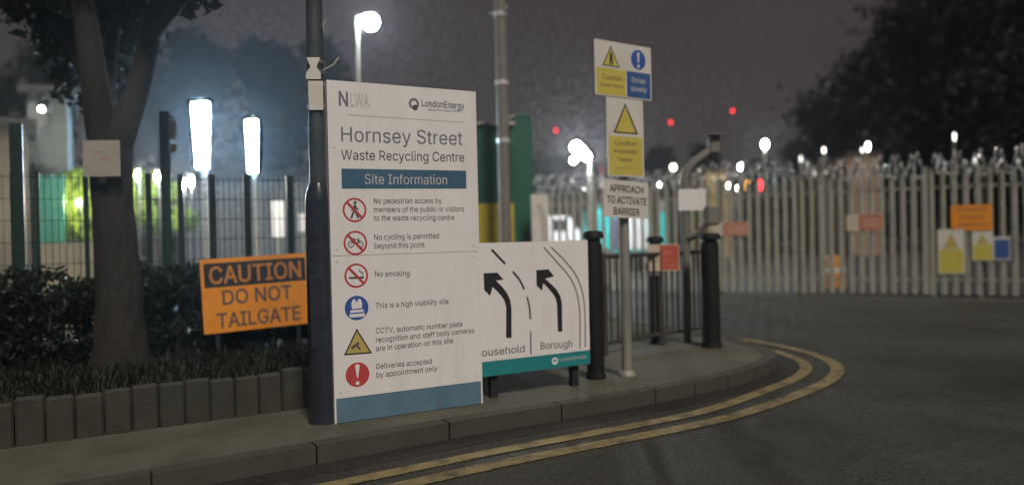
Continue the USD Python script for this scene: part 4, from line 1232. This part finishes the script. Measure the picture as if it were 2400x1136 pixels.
# white van left of it
D = 27.4
vx = at(1282, 560, D)[0]
vl = (at(1366, 560, D)[0] - vx) / 1.6
vn = thing('white_van', 'white van partly hidden behind the lane boards and the palisade fence', 'van', (vx, D, 0))
part(vn, 'body', prism_xz([(vx, .35), (vx + vl * 1.6, .35), (vx + vl * 1.6, 1.35), (vx + vl * 1.2, 1.7), (vx + vl * 1.0, 2.05), (vx + vl * .1, 2.05), (vx, 1.3)], D, D + 1.8), 'van_white')
part(vn, 'side_window', prism_xz([(vx + .15, 1.5), (vx + vl * 1.0, 1.5), (vx + vl * .9, 1.92), (vx + .25, 1.92)], D - .012, D - .002), 'window_glass')
part(vn, 'bumper', box((vx + vl * .8, D - .03, .42), (vl * 1.6, .06, .16), 0, .02), 'dull_grey')
for a in (.3, 1.3):
    wheel((vx + vl * a, D + .15, .33), .33, .22, vn)
# raised barrier boom
D = 19.5
bo = at(1411, 560, D) * [1, 1, 0]
bz = at(1411, 390, D)[2]
t = thing('barrier_boom', 'raised red and white barrier boom just left of the yellow caution board', 'barrier', bo)
part(t, 'cabinet', box(bo + [0, 0, .5], (.3, .35, 1.0), 0, .02), 'dull_grey')
for k in range(8):
    part(t, 'boom_section', box(bo + [0, -.2, 1.0 + (bz - 1.0) * (k + .5) / 8], (.07, .05, (bz - 1.0) / 8 - .002)), ('sign_white', 'red_board')[k % 2])
# orange barrel behind the gate
D = 17.5
ob = at(1958, 640, D) * [1, 1, 0]
t = thing('orange_barrel', 'orange plastic barrel behind the wide gate leaf', 'barrel', ob)
part(t, 'drum', lathe([(0, 0), (.2, 0), (.22, .05), (.2, .3), (.21, .32), (.2, .6), (.18, .72), (0, .74)], ob, 18), 'orange_plastic', 40)
part(t, 'band', lathe([(.202, .35), (.212, .35), (.212, .45), (.202, .45)], ob, 18), 'sign_white_old', 40)

# ------------------------------------------------------------------ trees behind
def tree(label, px, base_y, ytop, wpx, D, count, size, seed, n=16, m_='leaf_far'):
    g = np.random.default_rng(seed)
    b = at(px, 560, D) * [1, 1, 0]
    top = at(px, ytop, D)[2]
    low = at(px, base_y, D)[2]
    wd = wpx / FPX * D / 2
    t = thing('tree', label, 'tree', b)
    part(t, 'trunk', path_tube(smooth2([b, b + [g.uniform(-.2, .2), 0, top * .35], b + [g.uniform(-.3, .3), 0, top * .8]], 6), np.linspace(.28, .08, 13), 9), 'bark', 50)
    c, r = [], []
    for k in range(n):
        z = g.uniform(low, top)
        f = (z - low) / max(top - low, .1)
        spread = wd * math.sqrt(max(.12, 1 - (2 * f - .85) ** 2 * .8))
        rr_ = wd * g.uniform(.22, .42)
        z = min(z, top - rr_ * .6)
        c.append(b + [g.uniform(-1, 1) * max(spread - rr_, .1), g.uniform(-.7, .7) * wd, z])
        r.append(rr_)
    part(t, 'crown', leaves(c, r, count, size, .9, seed + 1, True), m_)
    for k in range(4):
        part(t, 'branch', path_tube(np.array([b + [0, 0, top * .35], (b + [0, 0, top * .5]) * .5 + np.array(c[k]) * .5, np.array(c[k])]), [.1, .07, .03], 6), 'bark')
    return t


tree('tall dark tree behind the floodlights, left of the dark lamp column', 640, 400, 108, 230, 36, 9000, .28, 41)
tree('tall dark tree between the tall board and the dark lamp column', 770, 400, 110, 190, 38, 7000, .28, 42)
tree('dark tree behind the two floodlight columns', 470, 400, 95, 260, 37, 9000, .28, 43)
tree('dark tree behind the forked trunk', 300, 400, 60, 240, 38, 8000, .28, 44)
tree('dark tree above the gatehouse', 90, 380, 90, 260, 40, 7000, .28, 45)
tree('low dark tree above the white van', 1290, 480, 372, 150, 46, 5000, .25, 46)
tree('low dark tree behind the raised barrier boom', 1410, 480, 392, 120, 48, 4000, .25, 47)
tree('dark tree left of the curved entry post neck', 1545, 480, 355, 110, 48, 4000, .25, 48)
tree('dark tree behind the curved neck of the entry post', 1650, 470, 350, 120, 50, 4500, .25, 49)
tree('low dark tree above the signal lamps', 1780, 480, 385, 160, 50, 4500, .25, 50)
tree('dark tree over the gap between the gate leaves', 1880, 480, 340, 140, 46, 5000, .25, 51)
tree('huge dark tree rising above the wide gate leaf', 2040, 440, 150, 330, 47, 16000, .3, 52, 46)
tree('huge dark tree rising out of frame above the orange board', 2230, 440, -60, 430, 46, 26000, .3, 53, 60)
tree('huge dark tree at the right edge behind the fence', 2440, 480, -120, 420, 45, 22000, .3, 54, 54)
tree('dark tree filling in behind the two huge trees at the right', 2330, 470, 60, 460, 56, 16000, .36, 55, 50)

g = np.random.default_rng(77)
tc_, tr_ = [], []
for x_ in np.arange(-66, 74, 2.2):
    h_ = 3.2 + 2.4 * meshkit.noise(np.array([[x_ * .13, 0, 0]]), 4)[0]
    for z_ in np.arange(0.8, h_, 1.5):
        tc_.append([x_ + g.uniform(-1, 1), 92 + g.uniform(-3, 3) + abs(x_) * .1, z_])
        tr_.append(1.7)
single('treeline', leaves(tc_, tr_, 26000, .42, 1.0, 78, True), 'leaf_far', 'far dark line of trees along the horizon behind the yard', 'treeline', kind='stuff')

# ------------------------------------------------------------------ thin air volume, added to give the lamps a glow
HZ = 0.0014
MAT['glow_haze'] = usdkit.material(stage, '/World/Looks/glow_haze', {'v': ('principled_volume', {'color': (0.88, 0.90, 0.95), 'density': HZ, 'anisotropy': 0.8})}, [], volume='v.volume')
single('glow_haze', trimesh.creation.box(bounds=[[-165, -45, -1.35], [165, 170, 30]]), 'glow_haze', kind='stuff')
